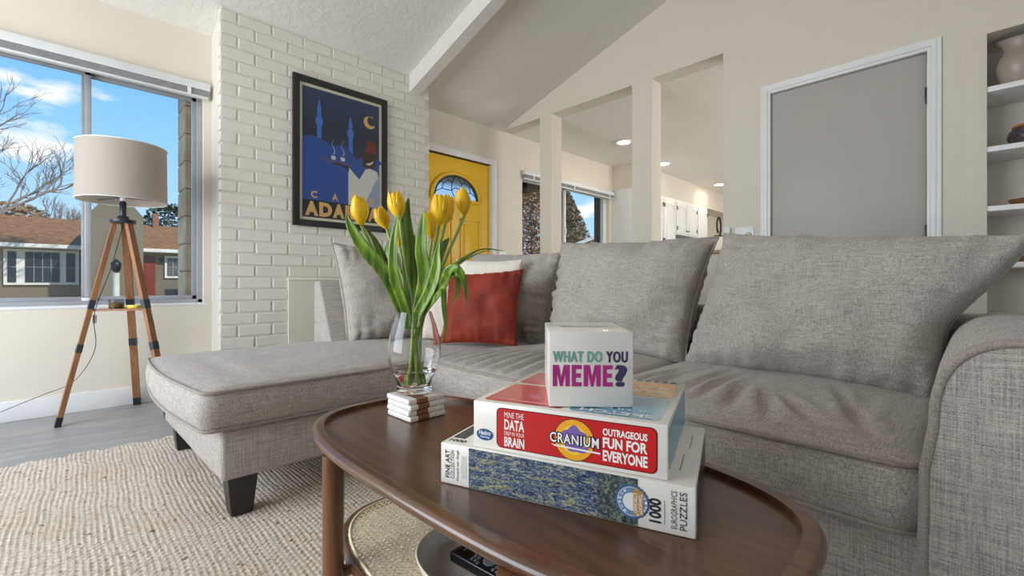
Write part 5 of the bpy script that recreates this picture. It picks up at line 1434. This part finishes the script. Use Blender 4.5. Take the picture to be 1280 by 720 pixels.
# trees
bark = plain('bark', (146, 130, 114), .9, .1); bark2 = plain('grey_bark', (150, 134, 116), .9, .1)
def bare_tree(loc, h, seed, label, depth=6, mat=None, spread=.55, group=None):
    random.seed(seed); V, F = [], []
    def rec(p, d, l, r, k):
        q = p + d * l
        if q.z < GZ + .4: return
        mid = (p + q) / 2 + Vector((random.uniform(-1, 1), random.uniform(-1, 1), random.uniform(-1, 1))) * l * .06
        v, f = tube_geo([p, mid, q], [r, r * .85, r * .68], 5 if k > 2 else 4, caps=False)
        o = len(V); V.extend(v); F.extend([tuple(i + o for i in ff) for ff in f])
        if k == 0: return
        for _ in range(3 if k > 1 else 2):
            nd = (d + Vector((random.uniform(-1, 1), random.uniform(-1, 1), random.uniform(-.35, .8))) * spread).normalized()
            rec(q if random.random() < .6 else p.lerp(q, .7), nd, l * random.uniform(.62, .86), r * .62, k - 1)
    rec(Vector(loc), Vector((0, 0, 1)), h * .26, h * .016, depth)
    o = mobj('bare_tree', V, F, mat or bark, None, True); return meta(o, label, 'tree', group)
bare_tree((-2.1, 18.6, GZ), 7.2, 11, 'bare tree reaching over the roof at the living room window edge', 7, bark, .75)
bare_tree((-.9, 29, GZ), 6.0, 5, 'small bare tree behind the brown roof beside the drum shade', 6, bark2, .5)
bare_tree((.5, 45, GZ), 8.4, 9, 'bare tree behind the house, its crown beside the drum shade', 6, bark2, .6)
def leafy(loc, h, r, seed, label, rgb, shape=0, n=1500, size=.12, name='leafy_tree'):
    random.seed(seed); t = empty(name, loc, label=label, cat='tree')
    x, y, z = loc
    tube('trunk', [(x, y, z), (x + .05, y, z + h * .5), (x, y, z + h * .9)], [h * .022, h * .015, h * .004], bark, t, 7)
    V, F = [], []
    for _ in range(n):
        u = random.random() ** .7
        if shape == 1:
            zz = random.uniform(.12, 1.0); rr = r * (1 - zz) ** .8 * math.sqrt(random.random()); 
        else:
            zz = random.uniform(.25, 1.0); rr = r * math.sin(math.pi * min(1, (zz - .2) / .85)) ** .6 * math.sqrt(random.random())
        a = random.uniform(0, 6.283); c = Vector((x + rr * math.cos(a), y + rr * math.sin(a), z + h * zz))
        d1 = Vector((random.gauss(0, 1), random.gauss(0, 1), random.gauss(0, .6))).normalized(); d2 = d1.cross(Vector((random.gauss(0, 1), random.gauss(0, 1), random.gauss(0, 1)))).normalized()
        s_ = size * random.uniform(.5, 1.3); o = len(V)
        V += [c - d1 * s_, c + d2 * s_ * .5, c + d1 * s_, c - d2 * s_ * .5]; F.append((o, o + 1, o + 2, o + 3))
    m = MT(name + '_foliage_%d' % seed); c0 = srgb(*rgb); lnz = m.noise(4, 3)
    m.set(m.ramp(lnz, [(.3, tuple(k * .6 for k in c0[:3]) + (1,)), (.7, tuple(min(1, k * 1.4) for k in c0[:3]) + (1,))]), .85)
    f = mobj('foliage', V, F, m.m, t); f['kind'] = 'stuff'; return t
leafy((4.2, 34, GZ), 5.9, 1.6, 21, 'dark evergreen crown behind the neighbour\'s chimney', (66, 82, 66), 0, 1800, .16)
leafy((-2.4, 33, GZ), 5.0, 2.8, 22, 'round brown tree behind the neighbouring roof', (150, 118, 80), 0, 2600, .16)
leafy((7.45, 7.0, GZ), 3.2, .85, 23, 'russet leafed shrub tree outside the kitchen window near the first post', (166, 126, 92), 0, 11000, .040)
leafy((18.6, 15.0, GZ), 6.2, 2.6, 24, 'tall brownish conifer outside the kitchen window', (136, 116, 84), 1, 14000, .09, 'conifer')
for k in range(5):
    leafy((23.5 + k * 3.1, 18.5 + 1.2 * (k % 2), GZ), 3.9 + .3 * ((k * 7) % 3), 1.5, 30 + k, ['low olive tree at the start of the far tree line', 'second olive tree of the far tree line', 'middle olive tree of the far tree line', 'fourth olive tree of the far tree line', 'last olive tree of the far tree line'][k], (92, 98, 66), 0, 4000, .09)
def shp(u, w, z):                                   # along the gable, behind it, height
    p = VD * (16.0 + w) + VR * (2.70 + u); return (p[0], p[1], z)
sd = empty('orange_shed', (shp(1.5, 0, GZ)[0], shp(1.5, 0, GZ)[1], GZ), label='orange gabled shed outside the kitchen window', cat='shed')
G = [(-.8, GZ), (5.6, GZ), (5.6, 1.93), (2.4, 3.13), (-.8, 1.93)]
V = [shp(u, 0, z) for u, z in G] + [shp(u, 3, z) for u, z in G]
mobj('walls', V, [(4, 3, 2, 1, 0), (5, 6, 7, 8, 9), (0, 1, 6, 5), (1, 2, 7, 6), (2, 3, 8, 7), (3, 4, 9, 8), (4, 0, 5, 9)], plain('orange_boards', (206, 140, 76), .8), sd)
for u0, z0, u1, z1 in ((-1.1, 1.83, 2.4, 3.15), (5.9, 1.83, 2.4, 3.15)):
    V = [shp(u0, -.25, z0), shp(u1, -.25, z1), shp(u1, 3.2, z1), shp(u0, 3.2, z0), shp(u0, -.25, z0 + .12), shp(u1, -.25, z1 + .12), shp(u1, 3.2, z1 + .12), shp(u0, 3.2, z0 + .12)]
    mobj('roof', V, [(0, 1, 2, 3), (7, 6, 5, 4), (0, 4, 5, 1), (1, 5, 6, 2), (2, 6, 7, 3), (3, 7, 4, 0)], hw, sd)
